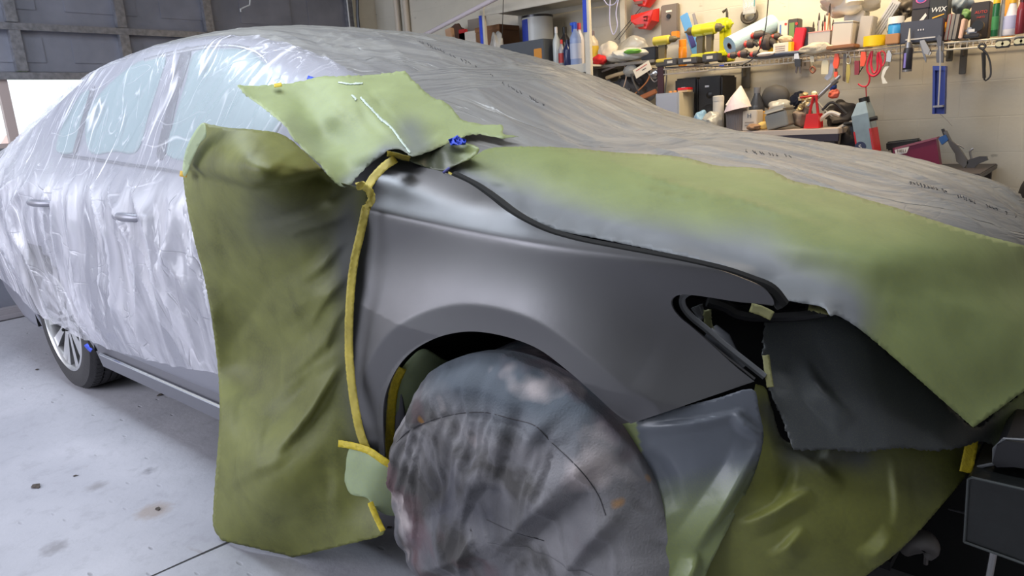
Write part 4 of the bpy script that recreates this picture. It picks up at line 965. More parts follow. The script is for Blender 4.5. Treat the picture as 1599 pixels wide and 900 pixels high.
def cover_pt(a, t):
    """a angle, t 0 centre -> 1 rim -> 1.6 behind"""
    R = float(np.interp(math.degrees(a) % 360, CVA, CVR))+.006*noise.noise(Vector((math.cos(a)*2, math.sin(a)*2, 1)))
    low = sst(.2, 1, -math.sin(a)); fr = sst(.0, .9, math.cos(a))
    if t <= 1:
        r = R*min(1, t*1.02); y = -.045-.03*math.cos(min(1, t)*PI/2)**.6+.05*sst(.82, 1, t)
    else: r = R*(1+.02*(t-1)); y = .005+(t-1)*.37; r = r-.02*sst(1, 1.3, t)*max(0, math.sin(a))
    p = cen+Vector((math.cos(a)*r, y, math.sin(a)*r))
    # pleats under the gathered seam and long hanging folds
    f = noise.noise(Vector((math.cos(a)*5.5, math.sin(a)*5.5, t*1.2)))
    g = noise.noise(Vector((math.cos(a)*13, math.sin(a)*13, t*2)))
    x_, z_ = p.x, p.z
    s1 = noise.noise(Vector(((x_+.5*z_)*7, z_*2.2, 9)))
    s2 = noise.noise(Vector(((x_-1.1*z_)*6, (x_+z_)*2, 19)))
    rim = sst(.35, .9, t)*(1-sst(1.0, 1.15, t))
    d = .020*f*rim+.010*g*rim+(.016*max(0, s1)+.026*max(0, ridge(s2*2.4))**2*low)*(1-sst(.95, 1.05, t))
    d += .012*max(0, ridge(noise.noise(Vector((x_*11+z_*3, z_*3, 29)))*2.5))**3*(1-sst(.9, 1, t))
    d *= .6
    if t < 1.05 and p.x < .5:
        u, v = proj(p)
        d += pleat(u, v, CVF)*(1-sst(.97, 1.04, t))
        # gathered pleats under the seam
        sy = np.interp(u, [610, 640, 680, 720, 800, 860], [696, 672, 655, 646, 655, 690])
        if u < 870: d += .006*ridge(noise.noise(Vector((u*.045+(v-sy)*.012, (v-sy)*.006, 77)))*2)*sst(-25, 4, v-sy)*(1-sst(60, 150, v-sy))
        d -= .005*math.exp(-((v-sy)/3.5)**2)*(u < 900)
    return p+Vector((0, -d, 0))
CVF = [(812, 610, 765, 770, 16, .022), (765, 700, 700, 880, 18, .018), (960, 690, 760, 880, 34, .045), (800, 830, 640, 895, 30, .03), (700, 660, 745, 780, 12, .014), (655, 690, 690, 800, 12, .012), (880, 640, 800, 720, 18, .014), (990, 760, 880, 910, 22, .03),
       (740, 560, 700, 640, 14, .006), (690, 800, 720, 900, 9, .012), (640, 740, 650, 840, 10, .010), (900, 600, 960, 800, 26, .012), (700, 760, 860, 790, 22, -.014)]
rw = []
for i in range(241):
    a = 2*PI*i/240; rw.append([cover_pt(a, t) for t in np.concatenate([np.linspace(.004, 1, 70), np.linspace(1.03, 1.6, 14)])])
wc = grid_mesh('wheel_cover', rw, CV); solid(wc, .002, 0)
CVB = BVHTree.FromPolygons([p for r in rw for p in r], [(i*84+j, i*84+j+1, (i+1)*84+j+1, (i+1)*84+j) for i in range(240) for j in range(83)])
recenter(wc); tag(wc, 'stained grey cloth wheel cover over the front wheel', 'wheel cover')
def cvs(x, y):
    h = hit(x, y, CVB, .001); return h if h else atY(x, y, -.03)
for pth, nm in (([(619, 692), (640, 672), (680, 655), (720, 646), (760, 645), (800, 655), (835, 665), (860, 690), (890, 718), (915, 745), (935, 775), (946, 805)], 'seam'), ([(760, 812), (800, 830), (850, 845)], 'seam')):
    t_ = MB().tube([cvs(x, y) for x, y in crom(pth, False, 6)], .0012, 5); s_ = t_.build(nm, mat('seam_thread', rgb(60, 58, 62), .9), wc, True); s_.matrix_parent_inverse = Matrix.Translation(-wc.location)
# ================================================================== RIGHT WALL CLUTTER
def slot(x0, y0, x1, y1, Y):
    xm, ym = (x0+x1)/2, (y0+y1)/2
    pb, pt = atY(xm, y1, Y), atY(xm, y0, Y)
    w = abs(atY(x1, ym, Y).x-atY(x0, ym, Y).x)
    return Vector((pb.x, Y, pb.z)), w, pt.z-pb.z
def C_(r, g, b, rough=.5, metal=0, **k): return mat('colour_%d_%d_%d_%d' % (r, g, b, int(rough*100+metal*7)), rgb(r, g, b), rough, metal, **k)
def lineY(x): return 110-(x-1020)*.098 if x < 1325 else 80.1-(x-1325)*.083
def shelf_slot(x0, y0, x1, Y=3.62, base=None):
    xm = (x0+x1)/2; z = atY(xm, lineY(xm)-3, 3.5).z+.006
    if base is not None: z = base
    pt = atY(xm, y0, Y); w = abs(atY(x1, y0, Y).x-atY(x0, y0, Y).x)
    return Vector((pt.x, Y, z)), w, max(.02, pt.z-z)
def root(name, loc, label, cat, group=None, rz=0, ry=0, rx=0): return empty(name, loc, label, cat, group, (rx, ry, rz))
GREYSTEEL = C_(150, 152, 156, .45, .3)

# ---- wire shelf
WIRE = mat('white_coated_wire', rgb(214, 205, 190), .4)
for n_, (xa, xb, lab) in enumerate([(1028, 1325, 'white wire wall shelf carrying the drills and blue paper roll'), (1326, 1640, 'white wire wall shelf carrying the cartons, right of the other wire shelf')]):
    pa_, pb_ = atY(xa, lineY(xa), 3.5), atY(xb, lineY(xb), 3.5); L = pb_.x-pa_.x; sl_ = math.atan2(pb_.z-pa_.z, L)
    t = root('wire_shelf', (pa_.x, 3.5, pa_.z), lab, 'shelf', 'wire shelves', ry=-sl_)
    m_ = MB().tube([(0, 0, 0), (L, 0, 0)], .0048, 6).tube([(0, 0, -.034), (L, 0, -.034)], .0048, 6)
    for k in range(int(L/.0275)+1): m_.tube([(k*.0275, 0, 0), (k*.0275, 0, -.034)], .0024, 4)
    m_.build('front_lip', WIRE, t)
    m_ = MB()
    for yy in (.12, .25, .37): m_.tube([(0, yy, -.003), (L, yy, -.003)], .003, 6)
    for k in range(int(L/.0275)+1): m_.tube([(k*.0275, 0, 0), (k*.0275, .38, 0)], .0016, 4)
    m_.build('wire_deck', WIRE, t)
BRK = mat('grey_bracket_steel', rgb(96, 94, 90), .5, .4)
for x0, x1, y0, y1, lab in ((1158, 1171, 98, 138, 'grey steel bracket under the wire shelf above the black speakers'), (1477, 1487, 66, 96, 'short grey strip hanging under the wire shelf right of the blue gun'), (1497, 1508, 62, 116, 'long grey steel bracket under the wire shelf right of the blue gun')):
    p, w, h = slot(x0, y0, x1, y1, 3.86)
    t = root('shelf_bracket', p, lab, 'bracket', 'shelf brackets')
    MB().box((0, 0, h/2), (w, .02, h), bev=.003).build('upright', BRK, t)
    MB().prism([(-.005, h), (.005, h), (.005, h-.02), (-.005, h-.02)], -.34, 0).prism([(-.004, h-.02), (.004, h-.02), (.004, h-.09), (-.004, h-.09)], -.06, 0).build('arm', BRK, t)
# ---- left shelving unit
S0 = atY(752, 25, 3.35); S1 = atY(915, 5, 3.35); ux = S0.x; uw = S1.x-S0.x
t = root('shelving_unit', ((S0.x+S1.x)/2, 3.6, 0), 'white steel shelving unit with blue taped posts behind the roof', 'shelving unit')
WS = mat('off_white_steel', rgb(205, 202, 192), .5, var=.1, vscale=9)
for z in (.5, 1.0, 1.485, 1.985):
    MB().box((0, 0, z), (uw+.04, .46, .012)).box((0, -.235, z-.012), (uw+.04, .012, .06), bev=.003).box((0, .235, z-.012), (uw+.04, .012, .06), bev=.003).build('shelf_board', WS, t)
for sx in (-1, 1):
    for sy in (-1, 1):
        po = MB().box((sx*(uw/2), sy*.235, 1.0), (.045, .03, 2.02), bev=.003).build('post', WS, t)
        if sy < 0: MB().box((sx*uw/2-.012, -.253, 1.82 if sx > 0 else 1.84), (.03, .003, .22)).build('blue_tape_strip', TAPE_B, po)
def box_(name, label, cat, x0, y0, x1, col, Y=3.62, d=.12, group=None, rz=0, ry=0, lid=None, lidh=.2, base=None, y1=None, rough=.5, lidname='lid'):
    if base == 'px': p, w, h = slot(x0, y0, x1, y1, Y)
    else: p, w, h = shelf_slot(x0, y0, x1, Y, base)
    t = root(name, p, label, cat, group, rz, ry)
    MB().box((0, 0, h*(1-(lidh if lid else 0))/2), (w, d, h*(1-(lidh if lid else 0))), bev=.004).build('body', C_(*col, rough), t)
    if lid: MB().box((0, 0, h*(1-lidh/2)), (w*1.02, d*1.02, h*lidh), bev=.004).build(lidname, C_(*lid, rough), t)
    return t, w, h
def bottle_(name, label, cat, x0, y0, x1, col, capc, Y=3.62, group=None, rz=0, ry=0, base=None, y1=None, capw=.35, caph=.15, labelc=None, spray=False, rough=.25, shoulder=.72):
    if base == 'px': p, w, h = slot(x0, y0, x1, y1, Y)
    else:
        p, w, h = shelf_slot(x0, y0, x1, Y, base)
    r = w/2; t = root(name, p, label, cat, group, rz, ry); hb = h*(1-caph)
    MB().lathe([(r*.92, 0), (r, h*.03), (r, hb*shoulder), (r*.9, hb*(shoulder+.08)), (r*capw*1.05, hb*.96), (r*capw, hb)], 20, cap=True).build('body', C_(*col, rough), t, True)
    m_ = MB().lathe([(r*capw*1.1, hb), (r*capw*1.1, h*.99), (r*capw*.9, h)], 16)
    if spray: m_.box((-r*.35, 0, h*.97), (r*1.1, r*.5, h*.07), bev=.003).box((-r*.55, 0, h*.86), (r*.15, r*.3, h*.16))
    m_.build('cap', C_(*capc, .4), t, True)
    if labelc: MB().lathe([(r*1.01, hb*.2), (r*1.012, hb*.21), (r*1.012, hb*.6), (r*1.01, hb*.61)], 20, cap=False).build('paper_label', C_(*labelc, .6), t, True)
    return t
SZ = 1.493
box_('carton', 'brown cardboard carton on the white shelving unit', 'box', 757, 42, 795, (122, 82, 48), Y=3.62, d=.25, base=SZ, lid=(134, 92, 56), lidh=.1)
t, w, h = box_('plastic_tray', 'long dark grey tray in front of the brown carton on the shelving unit', 'tray', 790, 66, 858, (78, 84, 92), Y=3.46, d=.16, base=SZ)
box_('small_box', 'small orange box beside the dark tray on the shelving unit', 'box', 836, 76, 848, (205, 140, 50), Y=3.4, d=.05, base=SZ)
# big paint can
p, w, h = slot(822, 26, 860, 72, 3.66); h = p.z+h-SZ-.06; p.z = SZ+.06
t = root('paint_can', p, 'big white and blue paint can on the white shelving unit', 'can')
MB().lathe([(w/2, 0), (w/2, h)], 32).build('body', C_(196, 198, 196, .35), t, True)
MB().lathe([(w/2*1.03, h-.01), (w/2*1.03, h+.006), (w/2*.9, h+.006), (w/2*.9, h-.004)], 32).build('rim', C_(70, 70, 74, .3, .8), t, True)
lb = MB(); rr = w/2*1.012
vs = []; 
for k in range(13):
    a = PI*1.02+k*PI*.48/12; vs += [(rr*math.cos(a), rr*math.sin(a), h*.06), (rr*math.cos(a), rr*math.sin(a), h*.94)]
lb.add(vs, [(2*k, 2*k+2, 2*k+3, 2*k+1) for k in range(12)]).build('blue_band', C_(52, 72, 168, .4), t)
MB().box((0, 0, -.03), (w*1.2, w*1.2, .055), bev=.004).build('riser', C_(86, 88, 92), t)
# clear plastic bag
def lump(name, label, cat, x0, y0, x1, y1, Y, m, d=.1, seed=1, base=None, amp=.35, freq=5, group=None, ry=0):
    p, w, h = slot(x0, y0, x1, y1, Y) if base is None else slot(x0, y0, x1, y1, Y)
    if base is not None: h = p.z+h-base; p.z = base
    bm = bmesh.new(); bmesh.ops.create_icosphere(bm, subdivisions=4, radius=1)
    for v in bm.verts:
        q = v.co.copy(); k = 1+amp*crumple(q*.5, 1.6, seed, 4, .5)*.35+amp*.5*noise.noise(q*1.6+Vector((seed*3, 0, 0)))
        v.co = Vector((q.x*w/2*k, q.y*d/2*k, max(0, h/2+q.z*h/2*k)))
    me = bpy.data.meshes.new(name); bm.to_mesh(me); bm.free()
    o = link(name, me, m, None); o.location = p; o.rotation_euler = (0, ry, 0); me.set_sharp_from_angle(angle=.5); return tag(o, label, cat, group)
CLEARP = mat('crinkled_clear_plastic', rgb(190, 190, 186), .15, spec=.9, alpha=.7, bump=.4, bscale=50)
lump('plastic_bag', 'crinkled clear plastic bag by the left post of the shelving unit', 'bag', 764, 52, 786, 74, 3.42, CLEARP, .1, 2, base=SZ)
for a in [('squeeze_bottle', 'clear slim bottle leftmost of the bottles on the shelving unit', 'bottle', 863, 42, 873, (196, 204, 204), (225, 225, 225), 3.45, None),
          ('jar', 'clear jar with dark contents low among the shelving unit bottles', 'jar', 872, 62, 881, (150, 150, 158), (205, 60, 50), 3.40, (170, 60, 60)),
          ('dark_bottle', 'dark blue bottle before the spray bottle on the shelving unit', 'bottle', 880, 62, 891, (34, 44, 86), (30, 34, 60), 3.40, None),
          ('black_bottle', 'black topped bottle behind the clear slim bottle', 'bottle', 874, 42, 889, (52, 50, 54), (20, 20, 22), 3.56, None)]:
    bottle_(a[0], a[1], a[2], a[3], a[4], a[5], a[6], a[7], a[8], 'bottles on the shelving unit', base=SZ, labelc=a[9])
bottle_('spray_bottle', 'light blue spray bottle with blue trigger on the shelving unit', 'bottle', 890, 35, 905, (150, 170, 215), (40, 90, 215), 3.42, 'bottles on the shelving unit', base=SZ, spray=True, labelc=(190, 200, 225))
bottle_('spray_bottle', 'pale spray bottle with red trigger behind the blue trigger one', 'bottle', 899, 36, 910, (205, 205, 215), (190, 50, 70), 3.52, 'bottles on the shelving unit', base=SZ, spray=True)
bottle_('glue_bottle', 'white glue bottle with yellow lower half right of the shelving post', 'bottle', 919, 48, 934, (206, 196, 178), (120, 110, 120), 3.6, None, base='px', y1=98, labelc=(205, 176, 60))
p, w, h = slot(914, 100, 940, 128, 3.62)
t = root('corner_shelf', (p.x, 3.7, p.z), 'grey box-shaped bracket shelf under the white glue bottle', 'shelf')
MB().box((0, 0, h/2), (w*1.1, .3, h), bev=.006).build('body', C_(118, 116, 114, .6), t)
# behind the roof: bits on a ledge
p, w, h = slot(690, 62, 752, 72, 3.7)
t = root('ledge', (p.x, 3.76, p.z-.05), 'cream ledge on the block wall behind the car roof', 'ledge'); MB().box((0, 0, .03), (w*1.6, .22, .03), bev=.003).box((-w*.6, .06, -.05), (.02, .08, .14)).box((w*.6, .06, -.05), (.02, .08, .14)).build('board', C_(190, 182, 170), t)
LZ = p.z-.05+.046
box_('wood_offcut', 'pale wood offcut leaning at the left end of the cream ledge', 'wood', 700, 44, 709, (206, 168, 138), Y=3.68, d=.05, base=LZ, ry=-.15)
lump('rag', 'dark brown crumpled rag on the cream ledge', 'rag', 704, 36, 727, 60, 3.74, C_(84, 62, 52, .9), .08, 5, base=LZ)
box_('small_box', 'small red box on the cream ledge behind the roof', 'box', 718, 46, 728, (190, 40, 44), Y=3.67, d=.04, base=LZ)
box_('white_tray', 'low white tray at the right of the cream ledge', 'tray', 722, 50, 750, (212, 206, 196), Y=3.70, d=.10, base=LZ)
box_('grey_case', 'grey angular case standing at the back of the cream ledge', 'case', 733, 30, 750, (138, 130, 122), Y=3.82, d=.06, base=LZ)
# diagonal tube light / pipe
a, b = atY(668, 52, 3.45), atY(775, -3, 3.1)
t_ = MB().tube([a+(a-b)*.25, b+(b-a)*.3], .018, 12).build('diagonal_brace', C_(218, 206, 214, .4), None, True); tag(recenter(t_), 'pale pinkish pipe running diagonally before the white shelving unit', 'pipe')
a = atY(786, 0, 3.3); b = atY(784, 60, 3.3)
tag(recenter(MB().tube([a+Vector((0, 0, .3)), a, b], .003, 5).build('drop_wire', C_(30, 28, 28))), 'thin black cord hanging before the white shelving unit', 'cord')
# blue string loop
pts = [atY(x, y, 3.5) for x, y in crom([(943, 0), (950, 8), (960, 6), (966, -4), (962, 20), (964, 40), (958, 54), (953, 40), (952, 20), (953, -4)], False, 6)]
tag(recenter(MB().tube(pts, .0032, 6).build('airline_loop', C_(188, 192, 235, .4))), 'pale blue cord loop hanging left of the red wall baskets', 'cord')
a, b, c = atY(1004, 8, 3.8), atY(960, 62, 3.8), atY(992, 24, 3.8)
tag(recenter(MB().tube([a, b], .003, 5).build('hanging_wire', C_(90, 86, 84, .4, .5))), 'upper straight grey wire running to the red wall basket', 'wire', 'straight wires')
tag(recenter(MB().tube([atY(1000, 18, 3.8), atY(966, 62, 3.8)], .003, 5).build('hanging_wire', C_(90, 86, 84))), 'lower straight grey wire running to the red wall basket', 'wire', 'straight wires')
# red wall caddies
for x0, y0, x1, y1, lab in ((991, 16, 1030, 48, 'red plastic wall caddy, the whole lower one'), (991, -22, 1028, 13, 'red plastic wall caddy cut by the top of the view')):
    p, w, h = slot(x0, y0, x1, y1, 3.86); t = root('wall_caddy', p, lab, 'caddy', 'red wall caddies')
    m_ = MB(); hw = w/2
    m_.add([(-hw, -.0, h*.85), (hw, 0, h), (hw*.95, 0, h*.35), (hw*.3, 0, 0), (-hw*.3, 0, .02), (-hw*.9, 0, h*.5),
            (-hw*.9, -.07, h*.8), (hw*.9, -.07, h*.92), (hw*.85, -.09, h*.4), (hw*.3, -.07, h*.05), (-hw*.25, -.07, h*.08), (-hw*.8, -.09, h*.5)],
           [(6, 7, 8, 9, 10, 11), (0, 1, 7, 6), (1, 2, 8, 7), (2, 3, 9, 8), (3, 4, 10, 9), (4, 5, 11, 10), (5, 0, 6, 11), (0, 5, 4, 3, 2, 1)])
    m_.build('body', C_(206, 52, 48, .4), t)
    MB().box((-.01, -.092, h*.22), (w*.35, .006, h*.14), bev=.003).build('grey_patch', C_(120, 90, 84), t)
    MB().tube([(hw*.25, -.092, h*.6), (hw*.55, -.094, h*.62), (hw*.5, -.094, h*.4), (hw*.3, -.092, h*.45)], .006, 6).build('catch', C_(90, 24, 24), t)
p, w, h = slot(1034, 7, 1060, 56, 3.87); t = root('wall_cover', p, 'tall grey metal cover plate beside the red wall caddy', 'cover plate')
MB().box((0, 0, h/2), (w, .04, h), bev=.006).build('plate', C_(126, 116, 106, .5, .3), t); MB().lathe([(.016, 0), (.016, .012)], 16, Matrix.Translation((0, -.02, h*.62)) @ Rx(PI/2)).build('knob', BLACK, t); MB().box((0, -.022, h*.78), (w*.35, .004, h*.06)).build('white_label', C_(230, 225, 215), t)
# ---- shelf contents, left to right
PAPERW = mat('crumpled_white_paper', rgb(214, 208, 196), .7, bump=.4, bscale=25)
p0 = atY(965, 92, 3.6)
t = root('side_table_shelf', (p0.x, 3.66, atY(965, 100, 3.6).z), 'narrow grey board shelf holding the crumpled white bags', 'shelf')
wq = abs(atY(1045, 100, 3.6).x-atY(915, 100, 3.6).x); MB().box((0, 0, -.012), (wq, .3, .02), bev=.003).build('board', C_(140, 132, 122), t)
TZ = t.location.z
lump('paper_bag', 'crumpled white paper bag on the narrow board shelf', 'bag', 938, 66, 965, 96, 3.6, PAPERW, .13, 11, base=TZ)
lump('plastic_bag', 'wide crinkled white plastic bag with green print beside the paper bag', 'bag', 950, 74, 1010, 100, 3.54, mat('white_bag_plastic', rgb(205, 206, 200), .25, bump=.4, bscale=40), .16, 12, base=TZ)
lump('plastic_bag', 'small clear plastic bag resting behind the wide white bag', 'bag', 962, 58, 1012, 82, 3.7, CLEARP, .12, 13, base=TZ)
lump('rag', 'bright red rag poking out at the left of the board shelf', 'rag', 926, 86, 948, 98, 3.5, C_(196, 36, 40, .8), .08, 14, base=TZ)
lump('green_scrap', 'narrow green plastic scrap on top of the wide white bag', 'scrap', 976, 76, 1002, 84, 3.46, C_(110, 170, 70, .4), .04, 15)
box_('black_bin', 'small black bin between the white bag and the first drill', 'bin', 1007, 74, 1030, (34, 34, 38), Y=3.58, d=.12, base=TZ, lid=(44, 44, 48), lidh=.12)
def drill(label, x0, y0, x1, Y, body, dark, flip=1, tilt=0.0, group='cordless drills and drivers on the wire shelf', bat=(196, 190, 40)):
    p, w, h = shelf_slot(x0, y0, x1, Y); t = root('cordless_drill', p, label, 'drill', group, 0, tilt)
    r = h*.14; zc = h*.83
    Mx = Matrix.Translation((0, 0, zc)) @ Ry(PI/2*flip)
    MB().lathe([(r*.5, -w*.42), (r, -w*.40), (r*1.08, -w*.2), (r*1.05, w*.12), (r*.8, w*.16)], 18, Mx).box((-w*.12*flip, 0, zc-r*.7), (w*.42, r*1.5, r*.7), bev=.006).build('motor_housing', C_(*body, .4), t, True)
    MB().lathe([(r*.78, w*.15), (r*.75, w*.30), (r*.5, w*.36), (r*.2, w*.40), (r*.15, w*.48)], 16, Mx).build('chuck', C_(*dark, .4), t, True)
    M_h = Matrix.Translation((-w*.12*flip, 0, 0))
    MB().add([M_h @ Vector(v) for v in [(-w*.10, -r*.5, h*.22), (w*.10, -r*.5, h*.22), (w*.10, r*.5, h*.22), (-w*.10, r*.5, h*.22), (-w*.11, -r*.5, h*.72), (w*.13, -r*.5, h*.72), (w*.13, r*.5, h*.72), (-w*.11, r*.5, h*.72)]],
             [(0, 1, 5, 4), (1, 2, 6, 5), (2, 3, 7, 6), (3, 0, 4, 7), (0, 3, 2, 1), (4, 5, 6, 7)]).box((w*.02*flip, 0, h*.60), (w*.06, r*.5, h*.12), bev=.004).build('handle', C_(*dark, .6), t)
    b_o = MB().box((-w*.06*flip, 0, h*.19), (w*.5, r*1.7, h*.12), bev=.006).build('battery_foot', C_(*body, .45), t)
    MB().box((-w*.06*flip, 0, h*.07), (w*.52, r*1.8, h*.13), bev=.006).build('battery', C_(*(dark if bat is None else (70, 66, 58)), .5), t)
    return t
drill('yellow drill with grey chuck leftmost on the wire shelf', 1017, 54, 1062, 3.50, (204, 186, 70), (98, 88, 62))
drill('yellow drill with bright battery foot, middle one of the three', 1068, 37, 1110, 3.56, (214, 210, 50), (106, 98, 80), flip=-1)
drill('yellow drill with round yellow head, rightmost of the three', 1094, 33, 1132, 3.52, (220, 210, 40), (92, 84, 66))
t = drill('neon yellow upright tool with a black hooked nozzle beside the drills', 1118, 26, 1146, 3.66, (222, 226, 30), (190, 190, 30))
p, w, h = shelf_slot(1130, 12, 1141, 3.68)
t = root('nozzle_gun', p, 'tall neon yellow gun tube topped by a dark hook behind the drills', 'gun'); MB().box((0, 0, h*.5), (w, .04, h*.5), bev=.008).build('barrel', C_(220, 220, 40), t); MB().tube([(0, 0, h*.74), (0, 0, h*.9), (-.005, 0, h*.97), (-.03, 0, h*.93)], .009, 8).build('hook', C_(60, 56, 52), t); MB().box((0, 0, h*.12), (w*2, .06, h*.24), bev=.006).build('foot', C_(206, 200, 40), t)
p, w, h = shelf_slot(1088, 8, 1101, 3.8)
t = root('blue_brush', p, 'light blue handled brush leaning behind the drills', 'brush', ry=-.35); MB().box((0, 0, h*.55), (w, .012, h*.8), bev=.004).build('handle', C_(96, 160, 220), t); MB().box((0, -.008, h*.5), (w*.6, .004, h*.3)).build('dark_label', C_(60, 60, 130), t); MB().box((0, 0, h*.08), (w*1.3, .02, h*.16)).build('bristles', C_(90, 84, 78), t)
p, w, h = shelf_slot(1098, 14, 1112, 3.83); t = root('scraper', p, 'grey scraper blade leaning beside the blue brush', 'scraper', ry=-.3); MB().prism([(-w*.3, h*.3), (w*.3, h*.3), (w*.2, h), (-w*.1, h)], -.002, .002).build('blade', C_(150, 140, 130, .4, .6), t); MB().box((0, 0, h*.16), (w*.5, .015, h*.32), bev=.004).build('handle', C_(60, 56, 50), t)
box_('orange_box', 'small orange carton behind the first yellow drill', 'box', 1050, 49, 1060, (236, 140, 30), Y=3.8, d=.04, base='px', y1=60)
bottle_('orange_cup', 'orange cup stack between the first and middle drill', 'cup', 1060, 62, 1072, (240, 150, 40), (236, 140, 30), 3.66, capw=.8, caph=.3, shoulder=.95)
for i, (x0, y0, x1, lab) in enumerate([(1040, 92, 1060, 'flat dark battery charger nearest the first drill'), (1062, 90, 1092, 'flat dark battery charger below the middle drill'), (1100, 84, 1124, 'flat dark battery with pale label under the right drill')]):
    t, w, h = box_('battery_pack', lab, 'battery', x0, y0, x1, (66, 64, 66), Y=3.46, d=.07, group='battery packs on the wire shelf')
    MB().box((0, -.037, h*.5), (w*.4, .003, h*.4)).build('pale_label', C_(200, 196, 188), t)
# blue paper roll
a, b = atY(1139, 72, 3.48), atY(1197, 42, 3.72); ax = (b-a).normalized(); Lr = (b-a).length+.05; rr = .058
t = root('paper_towel_roll', a, 'large light blue paper towel roll lying on the wire shelf', 'paper roll'); Mq = ax.to_track_quat('Z', 'Y').to_matrix().to_4x4()
MB().lathe([(rr*.36, 0), (rr, 0), (rr, Lr), (rr*.36, Lr)], 36, Mq, cap=False).build('paper', mat('blue_shop_paper', rgb(176, 208, 224), .8, bump=.3, bscale=120), t, True)
MB().lathe([(rr*.26, -.001), (rr*.35, -.001), (rr*.35, Lr), (rr*.26, Lr)], 24, Mq, cap=False).build('core', C_(120, 84, 70, .8), t, True)
# red and black power tools
def sander(label, x0, y0, x1, y1, Y, flip=1):
    p, w, h = slot(x0, y0, x1, y1, Y); t = root('power_tool', p, label, 'power tool', 'red and black power tools heaped on the wire shelf')
    MB().lathe([(h*.2, -w*.45), (h*.42, -w*.4), (h*.46, -w*.05), (h*.34, w*.1)], 18, Matrix.Translation((0, 0, h*.5)) @ Ry(PI/2*flip)).build('motor_housing', C_(74, 66, 66, .5), t, True)
    MB().lathe([(h*.30, 0), (h*.34, .012), (h*.2, .02)], 16, Matrix.Translation((-w*.44*flip, -.0, h*.5)) @ Ry(-PI/2*flip)).build('red_end_cap', C_(214, 62, 54, .4), t, True)
    MB().tube([(w*.05*flip, 0, h*.5), (w*.3*flip, 0, h*.42), (w*.46*flip, 0, h*.2)], [h*.26, h*.2, h*.16], 10).build('grip', C_(48, 42, 42, .6), t, True)
for a in [('dark power tool with red end cap at the left foot of the blue roll', 1140, 80, 1156, 92, 3.46), ('dark power tool with red face beside the leftmost one', 1156, 76, 1174, 91, 3.46), ('dark power tool with red face, third along the shelf edge', 1175, 78, 1192, 90, 3.46),
          ('dark power tool with red collar lying mid heap under the roll', 1166, 60, 1184, 76, 3.52), ('dark drill body with red ring at the right of the heap', 1190, 52, 1212, 80, 3.54), ('large grey red power tool topmost of the heap on the roll', 1176, 46, 1204, 62, 3.56), ('grey knuckle shaped power tool right of the heap', 1208, 50, 1224, 64, 3.66)]: sander(*a)
lump('blue_cloth', 'flat blue grey cloth along the shelf edge below the tool heap', 'cloth', 1160, 82, 1262, 90, 3.50, C_(92, 100, 120, .9), .1, 21, amp=.2)
lump('white_cloth', 'thin white cloth lying beneath the tool heap', 'cloth', 1182, 81, 1210, 88, 3.45, C_(222, 210, 206, .9), .05, 22, amp=.2)
box_('yellow_box', 'yellow carton behind the grey knuckle shaped tool', 'box', 1202, 44, 1218, (226, 190, 50), Y=3.8, d=.06)
t, w, h = box_('filter_box', 'white carton with blue stripe and red dot standing behind the tools', 'box', 1218, 33, 1234, (222, 214, 200), Y=3.76, d=.08)
MB().box((-w*.2, -.0415, h*.5), (w*.15, .002, h*.8)).build('blue_stripe', C_(80, 120, 190), t); MB().lathe([(.008, 0), (.008, .002)], 12, Matrix.Translation((w*.3, -.04, h*.9)) @ Rx(PI/2)).build('red_dot', C_(220, 50, 40), t)
t, w, h = box_('filter_box', 'green fronted carton with red dot beside the blue striped one', 'box', 1234, 30, 1250, (70, 66, 60), Y=3.76, d=.08)
MB().box((-w*.1, -.0415, h*.5), (w*.5, .002, h*.8)).build('green_panel', C_(110, 140, 80), t); MB().lathe([(.008, 0), (.008, .002)], 12, Matrix.Translation((w*.35, -.04, h*.86)) @ Rx(PI/2)).build('red_dot', C_(220, 50, 40), t)
t, w, h = box_('small_carton', 'small white printed carton with yellow end before the red case', 'box', 1210, 67, 1238, (226, 218, 202), Y=3.50, d=.06); MB().box((w*.44, 0, h/2), (w*.16, .063, h*1.01)).build('yellow_end', C_(240, 200, 40), t)
for k in range(3): MB().box((-w*.1, -.031, h*(.35+.18*k)), (w*.55, .001, h*.05)).build('print_line', C_(170, 140, 120), t)
lump('cloth_scrap', 'crumpled beige cloth on the small white printed carton', 'cloth', 1216, 55, 1238, 68, 3.56, C_(200, 182, 156, .9), .06, 23)
box_('red_case', 'glossy red plastic case standing on the wire shelf', 'case', 1240, 44, 1256, (206, 28, 48), Y=3.56, d=.09, ry=.15)
box_('black_case', 'black plastic case right beside the glossy red case', 'case', 1256, 43, 1268, (52, 50, 56), Y=3.60, d=.12)
